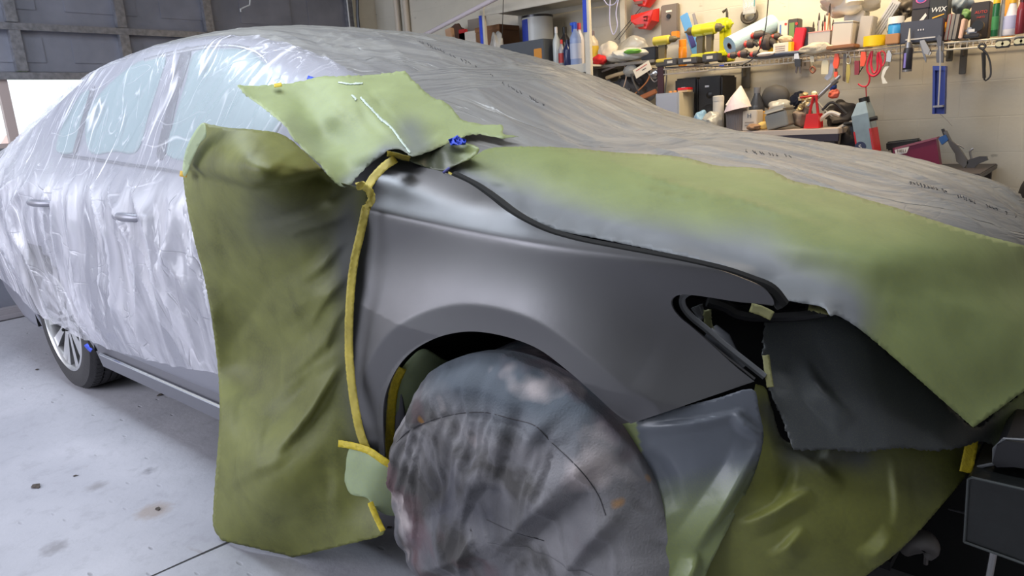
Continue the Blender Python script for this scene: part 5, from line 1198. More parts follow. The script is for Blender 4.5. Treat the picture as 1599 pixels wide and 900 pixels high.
# pencil bin
p, w, h = shelf_slot(1267, 50, 1300, 3.56)
t = root('pen_tub', p, 'clear plastic tub full of brushes and pens on the wire shelf', 'tub')
CT = mat('clear_tub_plastic', rgb(210, 200, 190), .2, alpha=.5)
MB().box((0, -.05, h/2), (w, .003, h)).box((0, .05, h/2), (w, .003, h)).box((-w/2, 0, h/2), (.003, .1, h)).box((w/2, 0, h/2), (.003, .1, h)).box((0, 0, .002), (w, .1, .003)).build('tub', CT, t); MB().box((0, 0, h), (w*1.04, .105, .006)).build('rim', C_(214, 150, 140), t)
for i, (dx, hh, col) in enumerate([(-.05, 1.5, (150, 120, 50)), (-.03, 1.6, (70, 90, 90)), (-.01, 1.9, (190, 190, 195)), (.0, 1.5, (80, 40, 30)), (.015, 1.8, (200, 60, 60)), (.03, 2.3, (170, 130, 90)), (-.04, 1.3, (40, 60, 60)), (.045, 1.5, (180, 40, 50)), (.055, 2.2, (110, 80, 70))]):
    q = root('paint_brush' if i % 2 else 'pen', p+Vector((dx, .02*math.sin(i*2), .008)), None, None, ry=.08*math.sin(i*3))
    lab = ['short mustard pen', 'teal handled brush', 'silver pen', 'dark brown brush', 'red pen', 'tall tan wooden brush', 'short dark teal pen', 'crimson handled brush', 'tall thin brown pen'][i]
    tag(q, lab+' standing in the clear tub on the shelf', 'brush' if i % 2 else 'pen', 'brushes and pens in the tub')
    MB().lathe([(.003, 0), (.004, h*hh*.8), (.0035, h*hh*.82)], 8).build('shaft', C_(*col, .5), q); MB().lathe([(.005, h*hh*.8), (.006, h*hh*.86), (.002, h*hh)], 8).build('tip', C_(60, 50, 44), q)
# white bins & bag
t, w, h = box_('storage_bin', 'translucent white upright bin at the break of the wire shelves', 'bin', 1304, 34, 1335, (196, 190, 182), Y=3.56, d=.13, ry=.06, lid=(206, 200, 192), lidh=.06)
box_('storage_bin', 'grey white upright bin behind the translucent one', 'bin', 1318, 18, 1348, (178, 174, 170), Y=3.70, d=.12, ry=.1)
lump('plastic_bag', 'big wrinkled white plastic sheet bundle on top of the storage bins', 'bag', 1288, -12, 1368, 26, 3.68, PAPERW, .25, 31, amp=.5)
box_('storage_bin', 'slanting grey plastic bin left of the yellow tape roll', 'bin', 1342, 26, 1362, (170, 166, 164), Y=3.6, d=.1, ry=.12)
box_('wood_board', 'short brown board lying flat on the shelf end', 'board', 1296, 74, 1340, (150, 100, 60), Y=3.52, d=.15)
lump('crumpled_bag', 'long crumpled beige plastic strip on the shelf edge before the tub', 'bag', 1250, 66, 1302, 84, 3.47, mat('beige_bag', rgb(190, 180, 160), .4, bump=.4), .05, 33)
p, w, h = shelf_slot(1350, 10, 1392, 3.66)
t = root('metal_level', p+Vector((-.03, 0, .03)), 'long pale grey ribbed metal bar leaning behind the yellow tape roll', 'bar', ry=.55)
MB().box((0, 0, h*.55), (.05, .03, h*1.1), bev=.003).build('bar', C_(176, 172, 166, .4, .3), t)
for k in (-1, 0, 1): MB().box((k*.013, -.017, h*.55), (.004, .004, h*.95)).build('rib', C_(150, 148, 144, .4, .3), t)
p, w, h = slot(1348, 56, 1382, 72, 3.50)
t = root('tape_roll', (p.x, p.y, shelf_slot(1348, 56, 1382, 3.5)[0].z), 'wide bright yellow tape roll on the wire shelf', 'tape'); rq = w/2
MB().lathe([(rq*.55, 0), (rq, 0), (rq, h), (rq*.55, h), (rq*.55, 0)], 30, cap=False).build('tape', C_(236, 204, 30, .5), t, True); MB().lathe([(rq*.5, .001), (rq*.56, .001), (rq*.56, h-.001), (rq*.5, h-.001)], 30, cap=False).build('core', C_(190, 160, 120), t, True)
bottle_('plastic_cup', 'blue and white plastic cup in a clear bag beside the slate box', 'cup', 1388, 26, 1412, (56, 140, 206), (228, 230, 232), 3.56, capw=.95, caph=.25, shoulder=.9)
box_('cardboard_box', 'small brown cardboard box under the blue and white cup', 'box', 1385, 53, 1406, (176, 128, 82), Y=3.48, d=.06)
lump('plastic_bag', 'clear bag around the foot of the blue and white cup', 'bag', 1384, 34, 1392, 54, 3.60, CLEARP, .08, 35)
t, w, h = box_('flat_box', 'slate blue flat gift box standing on the wire shelf', 'box', 1408, 32, 1474, (62, 66, 82), Y=3.50, d=.06); MB().box((0, -.032, h*.16), (w*.7, .002, h*.06)).build('pale_edge', C_(190, 190, 195), t)
for k in (-1, 0, 1): MB().box((k*.012, -.0315, h*.56), (.006, .001, .008)).build('small_letter', C_(190, 190, 198), t)
def text(s, size, loc, m, parent, name='lettering', rx=PI/2, ext=.0006, shear=0):
    c = bpy.data.curves.new(name, 'FONT'); c.body = s; c.size = size; c.extrude = ext; c.align_x = 'CENTER'; c.align_y = 'CENTER'; c.shear = shear
    tmp = bpy.data.objects.new(name, c); COL.objects.link(tmp); me = bpy.data.meshes.new_from_object(tmp); bpy.data.objects.remove(tmp)
    me.materials.clear(); me.materials.append(m); o = bpy.data.objects.new(name, me); COL.objects.link(o); o.rotation_euler = (rx, 0, 0); o.location = loc; o.parent = parent; return o
# WIX carton and the black cartons
t, w, h = box_('filter_box', 'upright carton black above and yellow below lettered WIX', 'box', 1456, -3, 1484, (38, 40, 42), Y=3.60, d=.11)
MB().box((0, 0, h*.31), (w*1.01, .112, h*.22)).build('yellow_band', C_(226, 170, 40), t); text('WIX', w*.42, (0, -.057, h*.72), C_(235, 235, 235), t, shear=.2)
MB().prism([(-w*.3, h*.56), (w*.34, h*.62), (w*.34, h*.60), (-w*.3, h*.53)], -.0565, -.0555).build('yellow_swoosh', C_(226, 170, 40), t)
t, w, h = box_('carton', 'lower black carton with a white cylinder picture left of the WIX carton', 'box', 1428, 15, 1455, (44, 38, 38), Y=3.62, d=.12)
MB().prism([(-w*.1, h*.62), (w*.3, h*.86), (w*.38, h*.78), (-w*.02, h*.52)], -.0625, -.061).build('cylinder_picture', C_(220, 216, 214), t); wq_, zt = w, p.z
pz = t.location.z+h
t2 = root('carton', (t.location.x, 3.62, pz+.001), 'upper dark carton with an oval badge on top of the black carton', 'box'); h2 = .09
MB().box((0, 0, h2/2), (w, .12, h2), bev=.003).build('body', C_(58, 46, 56), t2); MB().lathe([(.024, 0), (.024, .002)], 24, Matrix.Translation((0, -.06, h2*.5)) @ Rx(PI/2) @ Matrix.Diagonal((1.1, .75, 1, 1))).build('oval_badge', C_(200, 90, 150), t2); MB().lathe([(.017, 0), (.017, .003)], 24, Matrix.Translation((0, -.06, h2*.5)) @ Rx(PI/2) @ Matrix.Diagonal((1.1, .75, 1, 1))).build('badge_centre', C_(70, 80, 160), t2)
lump('tool_bundle', 'tangle of dark cables and brass fittings behind the blue and white cup', 'cables', 1398, 2, 1424, 34, 3.74, C_(84, 78, 72, .5, .4), .1, 36, amp=.8)
for i, (x0, x1, col, lab) in enumerate([(1480, 1486, (190, 70, 74), 'red spined booklet leftmost beside the slate box'), (1486, 1492, (90, 92, 100), 'grey booklet right of the red one'), (1492, 1499, (60, 62, 70), 'dark booklet in the row on the wire shelf')]):
    t, w, h = box_('booklet', lab, 'book', x0, 23, x1, col, Y=3.56, d=.12, group='booklets on the wire shelf', ry=.10)
    MB().box((0, -.006, h*.5), (w*.7, .11, h*.97)).build('pages', C_(130, 126, 120), t)
box_('sandpaper_sleeve', 'thin orange and white sleeve beside the booklets', 'sleeve', 1501, 30, 1507, (226, 190, 170), Y=3.52, d=.1, ry=.1)
lump('blue_bag', 'blue grey bag behind the booklets', 'bag', 1484, -8, 1516, 22, 3.76, C_(110, 126, 146, .5), .12, 37)
lump('green_scrap', 'green wrapper between the booklets and the dark box', 'wrapper', 1500, 14, 1516, 34, 3.68, C_(96, 136, 80, .5), .05, 38)
p, w, h = shelf_slot(1506, 32, 1534, 3.52)
t = root('clamp_tool', p, 'black and silver gadget below the dark red lettered box', 'gadget'); MB().box((0, 0, h*.45), (w*.8, .05, h*.35), bev=.01).build('silver_body', C_(150, 150, 154, .3, .7), t); MB().lathe([(h*.3, 0), (h*.3, .05)], 20, Matrix.Translation((w*.3, .02, h*.65)) @ Rx(PI/2)).build('black_disc', BLACK, t); MB().box((0, 0, h*.12), (w, .07, h*.22), bev=.006).build('base', C_(48, 46, 48), t); MB().box((0, -.03, h*.42), (w*.35, .004, h*.16)).build('white_label', C_(225, 225, 225), t)
t, w, h = box_('carton', 'black carton with faint red lettering at the right of the shelf', 'box', 1520, 4, 1549, (46, 40, 42), Y=3.66, d=.10)
text('AUTO', w*.24, (w*.05, -.052, h*.72), C_(190, 60, 50), t); text('PARTS', w*.15, (w*.05, -.052, h*.58), C_(190, 60, 50), t)
MB().box((-w*.2, -.051, h*.36), (w*.4, .002, h*.05)).build('white_print', C_(225, 225, 225), t)
bottle_('grease_tube', 'green tube with yellow red cap standing on the wire shelf', 'tube', 1552, -6, 1564, (36, 96, 62), (230, 190, 50), 3.54, capw=.9, caph=.18, shoulder=.9, labelc=(56, 130, 80))
bottle_('silver_tube', 'thin silver tube beside the green tube', 'tube', 1564, -4, 1571, (160, 164, 166), (150, 150, 150), 3.56, capw=.8, shoulder=.9)
bottle_('white_bottle', 'tall white bottle with blue and gold label near the right edge', 'bottle', 1570, -4, 1596, (214, 214, 226), (214, 170, 50), 3.56, capw=.4, labelc=(170, 176, 214), shoulder=.4)
bottle_('red_bottle', 'dark red bottle cut by the right edge of the view', 'bottle', 1590, -6, 1606, (120, 42, 52), (70, 20, 24), 3.50, capw=.5)
box_('yellow_box', 'yellow and red carton behind the tall white bottle', 'box', 1572, -10, 1590, (214, 150, 50), Y=3.78, d=.08)
for x0, x1, y0, y1, lab in ((1554, 1577, 62, 75, 'dark twin lamp bar clipped under the shelf, left one'), (1583, 1606, 58, 71, 'dark twin lamp bar clipped under the shelf, at the right edge')):
    p, w, h = slot(x0, y0, x1, y1, 3.46); t = root('lamp_bar', p, lab, 'lamp', 'twin lamp bars'); MB().box((0, 0, h/2), (w, .03, h), bev=.004).build('housing', C_(56, 54, 50), t)
    for k in (-1, 1): MB().lathe([(h*.32, 0), (h*.32, .004)], 20, Matrix.Translation((k*w*.2, -.015, h*.5)) @ Rx(PI/2) @ Matrix.Diagonal((1.4, 1, 1, 1))).build('lens', C_(206, 202, 170), t)
# ---- things hanging from the wire shelf
HY = 3.47
def hang(name, label, cat, parts, x, y, group='tools and bits hanging under the wire shelf', Y=HY):
    """parts: (name, kind, points in px, size, colour, metal); origin at the hanging point"""
    o = atY(x, y, Y); t = root(name, o, label, cat, group)
    for (n, kind, pts, s, col, me_) in parts:
        m_ = MB(); Yp = Y; 
        if n in ('plunger_rod', 'plunger_disc'): Yp = Y-.045
        if kind == 'tube': m_.tube([atY(a, b, Yp)-o for a, b in crom(pts, False, 5)], s, 8)
        elif kind == 'loop': m_.tube([atY(a, b, Y)-o for a, b in crom(pts, True, 5)], s, 8, True)
        else: m_.prism([((atY(a, b, Yp)-o).x, (atY(a, b, Yp)-o).z) for a, b in pts], -s/2+Yp-Y, s/2+Yp-Y)
        m_.build(n, C_(*col, .4, me_), t, kind != 'flat')
    return t
hang('pliers', 'small black and silver pliers hanging leftmost under the shelf', 'pliers', [('head', 'flat', [(1241, 84), (1247, 83), (1249, 92), (1240, 94)], .012, (190, 186, 180), .7), ('body', 'flat', [(1241, 92), (1251, 92), (1251, 104), (1242, 104)], .02, (30, 28, 30), 0), ('leg', 'flat', [(1243, 104), (1246, 104), (1244, 115), (1242, 113)], .008, (90, 80, 76), .5), ('leg', 'flat', [(1247, 104), (1250, 104), (1251, 115), (1249, 115)], .008, (90, 80, 76), .5)], 1245, 84)
hang('socket_tag', 'grey double socket on the wall under the shelf', 'socket', [('plate', 'flat', [(1252, 93), (1265, 93), (1264, 108), (1252, 107)], .01, (150, 142, 136), 0), ('slot', 'flat', [(1256, 97), (1259, 97), (1259, 103), (1256, 103)], .014, (90, 84, 80), 0)], 1258, 93, Y=3.87)
hang('pendant', 'beige pendant on a cord with a round brown ring', 'pendant', [('cord', 'tube', [(1274, 84), (1269, 96), (1268, 104)], .003, (190, 180, 150), 0), ('ring', 'loop', [(1269, 104), (1273, 109), (1269, 114), (1265, 109)], .006, (140, 90, 70), .2), ('clip', 'flat', [(1265, 88), (1271, 88), (1272, 97), (1266, 97)], .012, (206, 196, 172), 0)], 1270, 86)
hang('paper_tag', 'cream cardboard tag with clipped corners', 'tag', [('card', 'flat', [(1285, 94), (1292, 94), (1294, 98), (1293, 116), (1282, 116), (1283, 98)], .002, (214, 206, 176), 0), ('string', 'tube', [(1288, 94), (1289, 84)], .0015, (190, 180, 160), 0)], 1288, 84)
hang('saw_blade', 'curved pale grey blade behind the orange grips', 'blade', [('blade', 'flat', [(1295, 88), (1301, 90), (1302, 106), (1299, 120), (1292, 126), (1287, 122), (1294, 112), (1296, 100)], .003, (190, 192, 200), .4)], 1298, 86, Y=3.6)
hang('utility_knife', 'bright orange knife handle hanging left of the carabiner', 'knife', [('grip', 'flat', [(1304, 84), (1309, 84), (1311, 92), (1310, 100), (1308, 107), (1303, 107), (1301, 100), (1303, 92)], .018, (244, 82, 36), 0), ('lower_grip', 'flat', [(1303, 112), (1308, 112), (1307, 127), (1303, 127)], .015, (240, 80, 40), 0), ('shank', 'flat', [(1304, 107), (1307, 107), (1307, 112), (1304, 112)], .008, (90, 60, 50), .5)], 1306, 83)
hang('carabiner', 'silver carabiner holding a brass key', 'carabiner', [('ring', 'loop', [(1324, 84), (1328, 92), (1327, 99), (1322, 99), (1321, 92)], .0025, (196, 196, 190), .8), ('key', 'flat', [(1323, 100), (1327, 101), (1328, 115), (1325, 130), (1322, 129), (1321, 116)], .006, (170, 150, 80), .6)], 1324, 82)
hang('screwdriver', 'dark brown strip hanging beside the carabiner', 'strip', [('strip', 'flat', [(1317, 84), (1321, 84), (1320, 128), (1316, 126)], .008, (96, 84, 74), 0)], 1319, 84)
hang('screwdriver', 'dark red screwdriver with steel shank under the shelf', 'screwdriver', [('handle', 'flat', [(1335, 95), (1342, 95), (1342, 114), (1340, 117), (1335, 117)], .02, (134, 30, 44), 0), ('shank', 'tube', [(1335, 84), (1334, 116)], .002, (180, 180, 180), .8)], 1338, 84)
hang('knife_grip', 'orange folding knife hanging left of the red cable', 'knife', [('grip', 'flat', [(1345, 81), (1352, 81), (1353, 92), (1350, 103), (1344, 104), (1344, 92)], .018, (240, 84, 40), 0), ('strap', 'tube', [(1348, 104), (1344, 110), (1342, 113)], .003, (50, 44, 44), 0)], 1348, 81)
hang('red_cable', 'coiled bright red cable looping below the shelf', 'cable', [('coil', 'loop', [(1372, 82), (1376, 98), (1373, 112), (1364, 119), (1356, 114), (1354, 102), (1358, 88), (1362, 80), (1360, 100), (1364, 114), (1370, 108), (1370, 90)], .006, (206, 34, 66), 0), ('tail', 'tube', [(1356, 112), (1358, 124), (1354, 134), (1346, 135), (1340, 131)], .0045, (196, 40, 60), 0), ('strand', 'tube', [(1352, 136), (1353, 154)], .003, (150, 30, 40), 0), ('upper_loop', 'loop', [(1376, 80), (1382, 84), (1381, 98), (1376, 104), (1373, 92)], .004, (214, 50, 70), 0)], 1364, 80)
hang('spring_clamp', 'silver clamp holding a curled white paper strip', 'clamp', [('clamp', 'flat', [(1387, 79), (1390, 79), (1393, 86), (1391, 97), (1384, 96), (1385, 86)], .018, (170, 172, 172), .6), ('paper_strip', 'flat', [(1382, 104), (1389, 103), (1384, 110), (1380, 120), (1386, 130), (1378, 131), (1376, 120), (1378, 110)], .002, (222, 220, 212), 0), ('wire', 'tube', [(1388, 96), (1388, 103)], .002, (120, 120, 120), .6)], 1388, 78)
hang('steel_rod', 'thin dark steel rod hanging beside the sealant tube', 'rod', [('rod', 'tube', [(1406, 70), (1405, 124)], .0022, (80, 78, 74), .7)], 1406, 70)
# sealant tube
a, b = atY(1416, 112, 3.44), atY(1414, 66, 3.44); hh = b.z-a.z; w = abs(atY(1424, 100, 3.44).x-atY(1409, 100, 3.44).x)/2
t = root('aerosol_can', a, 'black and silver can with purple lettering and long nozzle', 'can', 'tools and bits hanging under the wire shelf')
MB().lathe([(w*.9, 0), (w, .004), (w, hh*.72), (w*.85, hh*.8)], 24).build('body', C_(52, 52, 60, .3, .3), t, True)
MB().lathe([(w*1.02, hh*.0), (w*1.03, hh*.07)], 24, cap=False).lathe([(w*.84, hh*.80), (w*.7, hh*.98), (w*.4, hh)], 24).build('collar', C_(140, 140, 144, .3, .7), t, True)
MB().lathe([(w*.35, hh), (w*.3, hh*1.1), (w*.1, hh*1.45)], 12).build('nozzle', C_(206, 204, 196), t, True)
MB().box((-w*.35, -w*.93, hh*.38), (w*.5, .004, hh*.5), bev=.001).build('purple_lettering', C_(130, 120, 200), t)
hang('air_gun', 'silver air blow gun hanging right of the sealant can', 'air gun', [('body', 'flat', [(1437, 64), (1444, 62), (1453, 78), (1450, 86), (1444, 84)], .03, (150, 148, 146), .6), ('trigger', 'flat', [(1436, 66), (1439, 68), (1447, 92), (1446, 98), (1443, 92)], .008, (120, 118, 118), .7), ('coupler', 'flat', [(1450, 78), (1455, 82), (1452, 87), (1448, 84)], .02, (176, 170, 160), .8)], 1440, 62)
# blue caulking gun
hang('caulking_gun', 'long blue caulking gun hanging by its steel handle', 'caulking gun', [
    ('cradle', 'flat', [(1458, 106), (1478, 106), (1476, 178), (1457, 178)], .012, (40, 62, 150), 0), ('cradle_side', 'flat', [(1458, 106), (1462, 106), (1461, 178), (1457, 178)], .05, (36, 56, 140), 0), ('cradle_side', 'flat', [(1474, 106), (1478, 106), (1476, 178), (1472, 178)], .05, (36, 56, 140), 0),
    ('end_cap', 'flat', [(1458, 103), (1478, 103), (1478, 110), (1458, 110)], .055, (40, 62, 150), 0), ('plunger_rod', 'tube', [(1468, 72), (1468, 110), (1465, 168)], .0035, (206, 206, 210), .6),
    ('plunger_disc', 'flat', [(1458, 165), (1473, 164), (1473, 167), (1458, 168)], .04, (150, 150, 156), .6), ('handle', 'flat', [(1463, 60), (1467, 54), (1471, 58), (1470, 78), (1474, 84), (1473, 98), (1463, 98), (1462, 84), (1465, 76)], .02, (96, 96, 100), .6),
    ('trigger', 'tube', [(1472, 64), (1473, 76), (1470, 88), (1464, 94)], .004, (150, 150, 154), .7), ('poker', 'tube', [(1468, 178), (1478, 187), (1487, 197)], .0018, (150, 146, 140), .7)], 1467, 62)
hang('cable_loop', 'black doubled cable hanging from a ring near the right edge', 'cable', [('ring', 'loop', [(1528, 72), (1534, 68), (1539, 72), (1534, 77)], .006, (44, 42, 42), 0), ('cable', 'tube', [(1531, 74), (1537, 82), (1538, 100), (1537, 124), (1542, 124), (1547, 116), (1546, 98), (1541, 84), (1534, 76)], .0045, (44, 44, 46), 0), ('sleeve', 'tube', [(1535, 82), (1536, 100), (1537, 122)], .008, (40, 40, 42), 0)], 1533, 70)
# wires on the wall above the shelf, hanging lamp cord
pts = [atY(x, y, 3.44) for x, y in crom([(1200, -6), (1197, 30), (1193, 55), (1182, 84), (1165, 99), (1140, 104), (1090, 103), (1040, 106)], False, 6)]
tag(recenter(MB().tube(pts, .0035, 6).build('extension_cable', C_(44, 42, 44))), 'thin black cord sweeping down in front of the blue paper roll', 'cord')
p, w, h = slot(1157, 13, 1183, 37, 3.86); t = root('wall_coil', p, 'dark round coil hung on the wall below a printed bag', 'coil')
MB().tube([(w*.42*math.cos(a*PI/12), 0, h*.5+h*.42*math.sin(a*PI/12)) for a in range(24)], .014, 8, True).build('coil', C_(84, 78, 72, .6), t, True)
p, w, h = slot(1160, -14, 1180, 22, 3.82); t = root('printed_bag', p, 'small clear printed bag hanging over the dark wall coil', 'bag'); MB().box((0, 0, h/2), (w, .015, h), bev=.004).build('bag', CLEARP, t); text('334', w*.45, (0, -.009, h*.38), C_(240, 236, 226), t)
MB().box((w*.42, -.009, h*.6), (w*.08, .001, h*.6)).build('teal_edge', C_(80, 140, 150), t)
tape_t = MB().box((0, 0, 0), (.03, .004, .012)); o_ = tape_t.build('masking_tape', TAPE_B); o_.location = atY(1127, 103, 3.485); tag(o_, 'tiny blue tape piece on the lip of the wire shelf', 'tape')

# ================================================================== BENCH
BZ = atY(1200, 203, 3.35).z
bx0, bx1 = atY(1000, 200, 3.35).x, atY(1312, 200, 3.35).x
t = root('workbench', ((bx0+bx1)/2, 3.6, 0), 'long cluttered workbench with pale top against the block wall', 'workbench')
MB().box((0, 0, BZ-.02), (bx1-bx0, .56, .035), bev=.004).build('bench_top', C_(196, 184, 176, .6), t); MB().box((0, -.27, BZ-.055), (bx1-bx0, .02, .04)).build('dark_edge', C_(48, 44, 60), t)
for sx in (-1, 1):
    for sy in (-1, 1): MB().box((sx*((bx1-bx0)/2-.05), sy*.24, (BZ-.04)/2), (.06, .06, BZ-.04)).build('leg', C_(60, 56, 60), t)
MB().box((0, .05, .4), (bx1-bx0-.1, .4, .02)).build('lower_shelf', C_(50, 48, 52), t)
def bslot(x0, y0, x1, Y):
    xm = (x0+x1)/2; pt = atY(xm, y0, Y); w = abs(atY(x1, y0, Y).x-atY(x0, y0, Y).x); return Vector((pt.x, Y, BZ)), w, pt.z-BZ
def bbox_(name, label, cat, x0, y0, x1, col, Y, d, **k): return box_(name, label, cat, x0, y0, x1, col, Y=Y, d=d, base=BZ, **k)
# speakers
for x0, y0, x1, Y, lab in ((1066, 122, 1101, 3.70, 'left black loudspeaker on the bench, half behind the grey cabinet'), (1102, 119, 1139, 3.66, 'right black loudspeaker on the bench with a small badge')):
    p, w, h = bslot(x0, y0, x1, Y); t = root('loudspeaker', p, lab, 'loudspeaker', 'black loudspeakers')
    MB().box((0, 0, h/2), (w, .24, h), bev=.012).build('cabinet', C_(30, 30, 33, .6), t)
    MB().lathe([(w*.36, 0), (w*.34, .008), (w*.1, .002), (.0, .006)], 30, Matrix.Translation((0, -.12, h*.32)) @ Rx(PI/2)).build('woofer', C_(24, 24, 27, .5), t, True); MB().lathe([(w*.14, 0), (w*.1, .004)], 20, Matrix.Translation((0, -.12, h*.66)) @ Rx(PI/2)).build('tweeter', C_(22, 22, 24, .4), t, True)
    MB().box((-w*.1, -.122, h*.82), (.028, .003, .012)).build('badge', C_(205, 205, 210), t)
t, w, h = bbox_('steel_cabinet', 'pale blue grey small cabinet before the loudspeakers', 'cabinet', 1038, 145, 1074, (166, 172, 186), 3.50, .26, rough=.4)
MB().box((w/2+.0, 0, h/2), (.006, .25, h*.98)).build('cream_side', C_(206, 198, 176), t); MB().box((0, -.132, h*.5), (w*.9, .006, h*.9), bev=.003).build('door', C_(172, 178, 194), t)
CZ_ = BZ+h
for x0, y0, x1, col, lab, nm in ((1062, 135, 1078, (222, 40, 44), 'bright red lidded tub on the small blue grey cabinet', 'tub'),):
    p, w, _ = slot(x0, y0, x1, 144, 3.46); t = root(nm, (p.x, 3.46, CZ_), lab, 'tub'); MB().box((0, 0, .02), (w, .08, .016), bev=.003).build('lid', C_(222, 36, 44), t); MB().box((0, 0, .006), (w*.95, .075, .012)).build('base', C_(222, 190, 150), t)
for i, (x, lab) in enumerate([(1047, 'small orange bottle cap, left one on the cabinet'), (1054, 'small orange bottle cap, right one on the cabinet')]):
    p = atY(x, 143, 3.46); o_ = MB().lathe([(.012, 0), (.012, .012), (.009, .014)], 12).build('bottle_cap', C_(214, 150, 90)); o_.location = (p.x, 3.46, CZ_); tag(o_, lab, 'cap', 'caps on the cabinet')
p, w, h = bslot(1114, 150, 1130, 3.42); t = root('canister', p, 'tall white cylinder canister in front of the right loudspeaker', 'canister'); MB().lathe([(w/2, 0), (w/2, h*.97), (w*.47, h)], 24).build('body', C_(186, 184, 180, .5), t, True); MB().lathe([(w*.515, h*.86), (w*.515, h*.99), (w*.4, h*1.01)], 24).build('lid', C_(196, 194, 190, .5), t, True)
lump('plastic_bag', 'pale blue plastic bag heap at the foot of the grey cabinet', 'bag', 1086, 172, 1104, 206, 3.38, mat('blue_bag_plastic', rgb(130, 170, 205), .25, bump=.4), .12, 41, base=BZ)
lump('plastic_bag', 'white crinkled bag with purple tint beside the pale blue bag', 'bag', 1098, 176, 1126, 208, 3.36, CLEARP, .12, 42, base=BZ)
# trash bin with paper funnels
p, w, h = bslot(1134, 165, 1166, 3.42); t = root('waste_bin', p, 'ribbed grey waste bin stuffed with paper funnels on the bench', 'bin')
m_ = MB(); prof = [(w*.40, 0), (w*.46, h*.85), (w*.50, h*.86), (w*.50, h)]; m_.lathe(prof, 28, cap=False); m_.lathe([(0, .004), (w*.40, .004)], 28, cap=False)
for k in range(28): a = 2*PI*k/28; m_.tube([(w*.41*math.cos(a), w*.41*math.sin(a), .01), (w*.465*math.cos(a), w*.465*math.sin(a), h*.82)], .003, 5)
m_.build('body', C_(134, 128, 130, .6), t, True)
def cone(name, label, x0, y0, x1, y1, Y, col, ry):
    p, w, h = slot(x0, y0, x1, y1, Y); t = root(name, p, label, 'paper', 'paper funnels in the waste bin', ry=ry)
    MB().lathe([(w*.5, 0), (w*.36, h*.35), (.004, h)], 20, cap=False).build('paper_cone', C_(*col, .8), t, False); solid(t.children[0], .001); return t
cone('paper_funnel', 'white folded paper funnel, topmost in the waste bin', 1134, 134, 1172, 165, 3.42, (226, 216, 212), .12)
cone('paper_funnel', 'lilac shaded lower paper funnel drooping over the bin rim', 1131, 148, 1168, 172, 3.38, (198, 186, 200), -.2)
bottle_('jug', 'dark grey jug with small neck behind the waste bin', 'jug', 1171, 136, 1194, (102, 102, 104), (150, 150, 152), 3.72, base=BZ, capw=.4, shoulder=.6)
t = lump('seat_cushion', 'dark grey rounded seat pad at the back of the bench', 'seat', 1188, 132, 1232, 172, 3.78, C_(96, 94, 92, .6), .12, 44, amp=.08)
t, w, h = bbox_('carton', 'white printed carton between the waste bin and the wood strips', 'box', 1164, 172, 1187, (206, 198, 188), 3.44, .1)
text('H', w*.4, (0, -.052, h*.72), C_(60, 80, 110), t)
for k in range(2): MB().box((0, -.0515, h*(.25+.15*k)), (w*.6, .001, h*.05)).build('print_line', C_(150, 140, 132), t)
for x0, y0, x1, y1, col, ry, lab in ((1192, 156, 1199, 194, (176, 132, 78), .25, 'tall brown wood strip leaning on the bench'), (1186, 168, 1196, 196, (222, 176, 90), .2, 'yellow wood strip leaning before the brown one')):
    p, w, h = slot(x0, y0, x1, y1, 3.5); t = root('wood_strip', (p.x, 3.5, BZ), lab, 'wood', 'wood strips on the bench', ry=ry); MB().box((0, 0, h/2), (w, .015, h), bev=.002).build('strip', C_(*col, .7), t)
lump('sponge', 'pale yellow sponge lying on the bench edge', 'sponge', 1182, 190, 1204, 200, 3.38, C_(226, 190, 110, .8), .06, 45, base=BZ, amp=.15)
lump('brown_rag', 'brown grey rag flat on the bench edge before the white carton', 'rag', 1166, 193, 1190, 201, 3.36, C_(140, 112, 90, .9), .08, 46, base=BZ)
# metal box
p, w, h = bslot(1206, 168, 1240, 3.42); t = root('metal_toolbox', p+Vector((0, 0, .012)), 'tilted grey metal box with dented lid on the bench', 'toolbox', ry=-.22)
MB().box((0, 0, h*.35), (w, .16, h*.7), bev=.005).build('body', C_(146, 146, 142, .4, .4), t); MB().box((0, 0, h*.82), (w*1.04, .17, h*.2), bev=.01).build('lid', C_(168, 166, 160, .4, .4), t); MB().box((0, -.088, h*.78), (w*.8, .006, h*.06)).build('lid_edge', C_(206, 200, 186), t)
lump('crumpled_bag', 'grey crinkled bag sagging over the metal toolbox', 'bag', 1200, 156, 1232, 176, 3.5, CLEARP, .12, 47)
# brass parts pile
for i, (x, y) in enumerate([(1251, 152), (1258, 158), (1252, 166), (1262, 164), (1248, 172), (1257, 150), (1266, 156), (1272, 148)]):
    q = atY(x, y, 3.44+.02*(i % 3)); o_ = root('pipe_fitting', q, ['brass pipe fitting at the pile tip', 'brass fitting in the heart of the pile', 'brass fitting low in the pile', 'brass fitting beside the red stand', 'lowest brass fitting of the pile', 'brass fitting against the dark cloth', 'brass fitting touching the grey bar', 'brass fitting highest by the grey bar'][i], 'fitting', 'brass fittings heaped on the bench', rz=i*.7, rx=.5*math.sin(i))
    MB().lathe([(.012, -.02), (.016, -.018), (.016, -.004), (.011, 0), (.013, .02), (.009, .021)], 10, Ry(.6*i)).build('body', C_(200, 180, 140, .35, .6), o_, True); MB().lathe([(.019, -.006), (.019, .003)], 6, Ry(.6*i)).build('hex_nut', C_(206, 196, 170, .35, .7), o_)
lump('dark_cloth', 'dark navy cloth bundle behind the brass fittings', 'cloth', 1234, 144, 1258, 170, 3.62, C_(50, 52, 64, .9), .1, 48, amp=.5)
lump('tool_heap_cloth', 'mottled grey brown cloth under the brass fittings', 'cloth', 1240, 168, 1268, 198, 3.5, C_(130, 116, 106, .8), .16, 49, base=BZ, amp=.4)
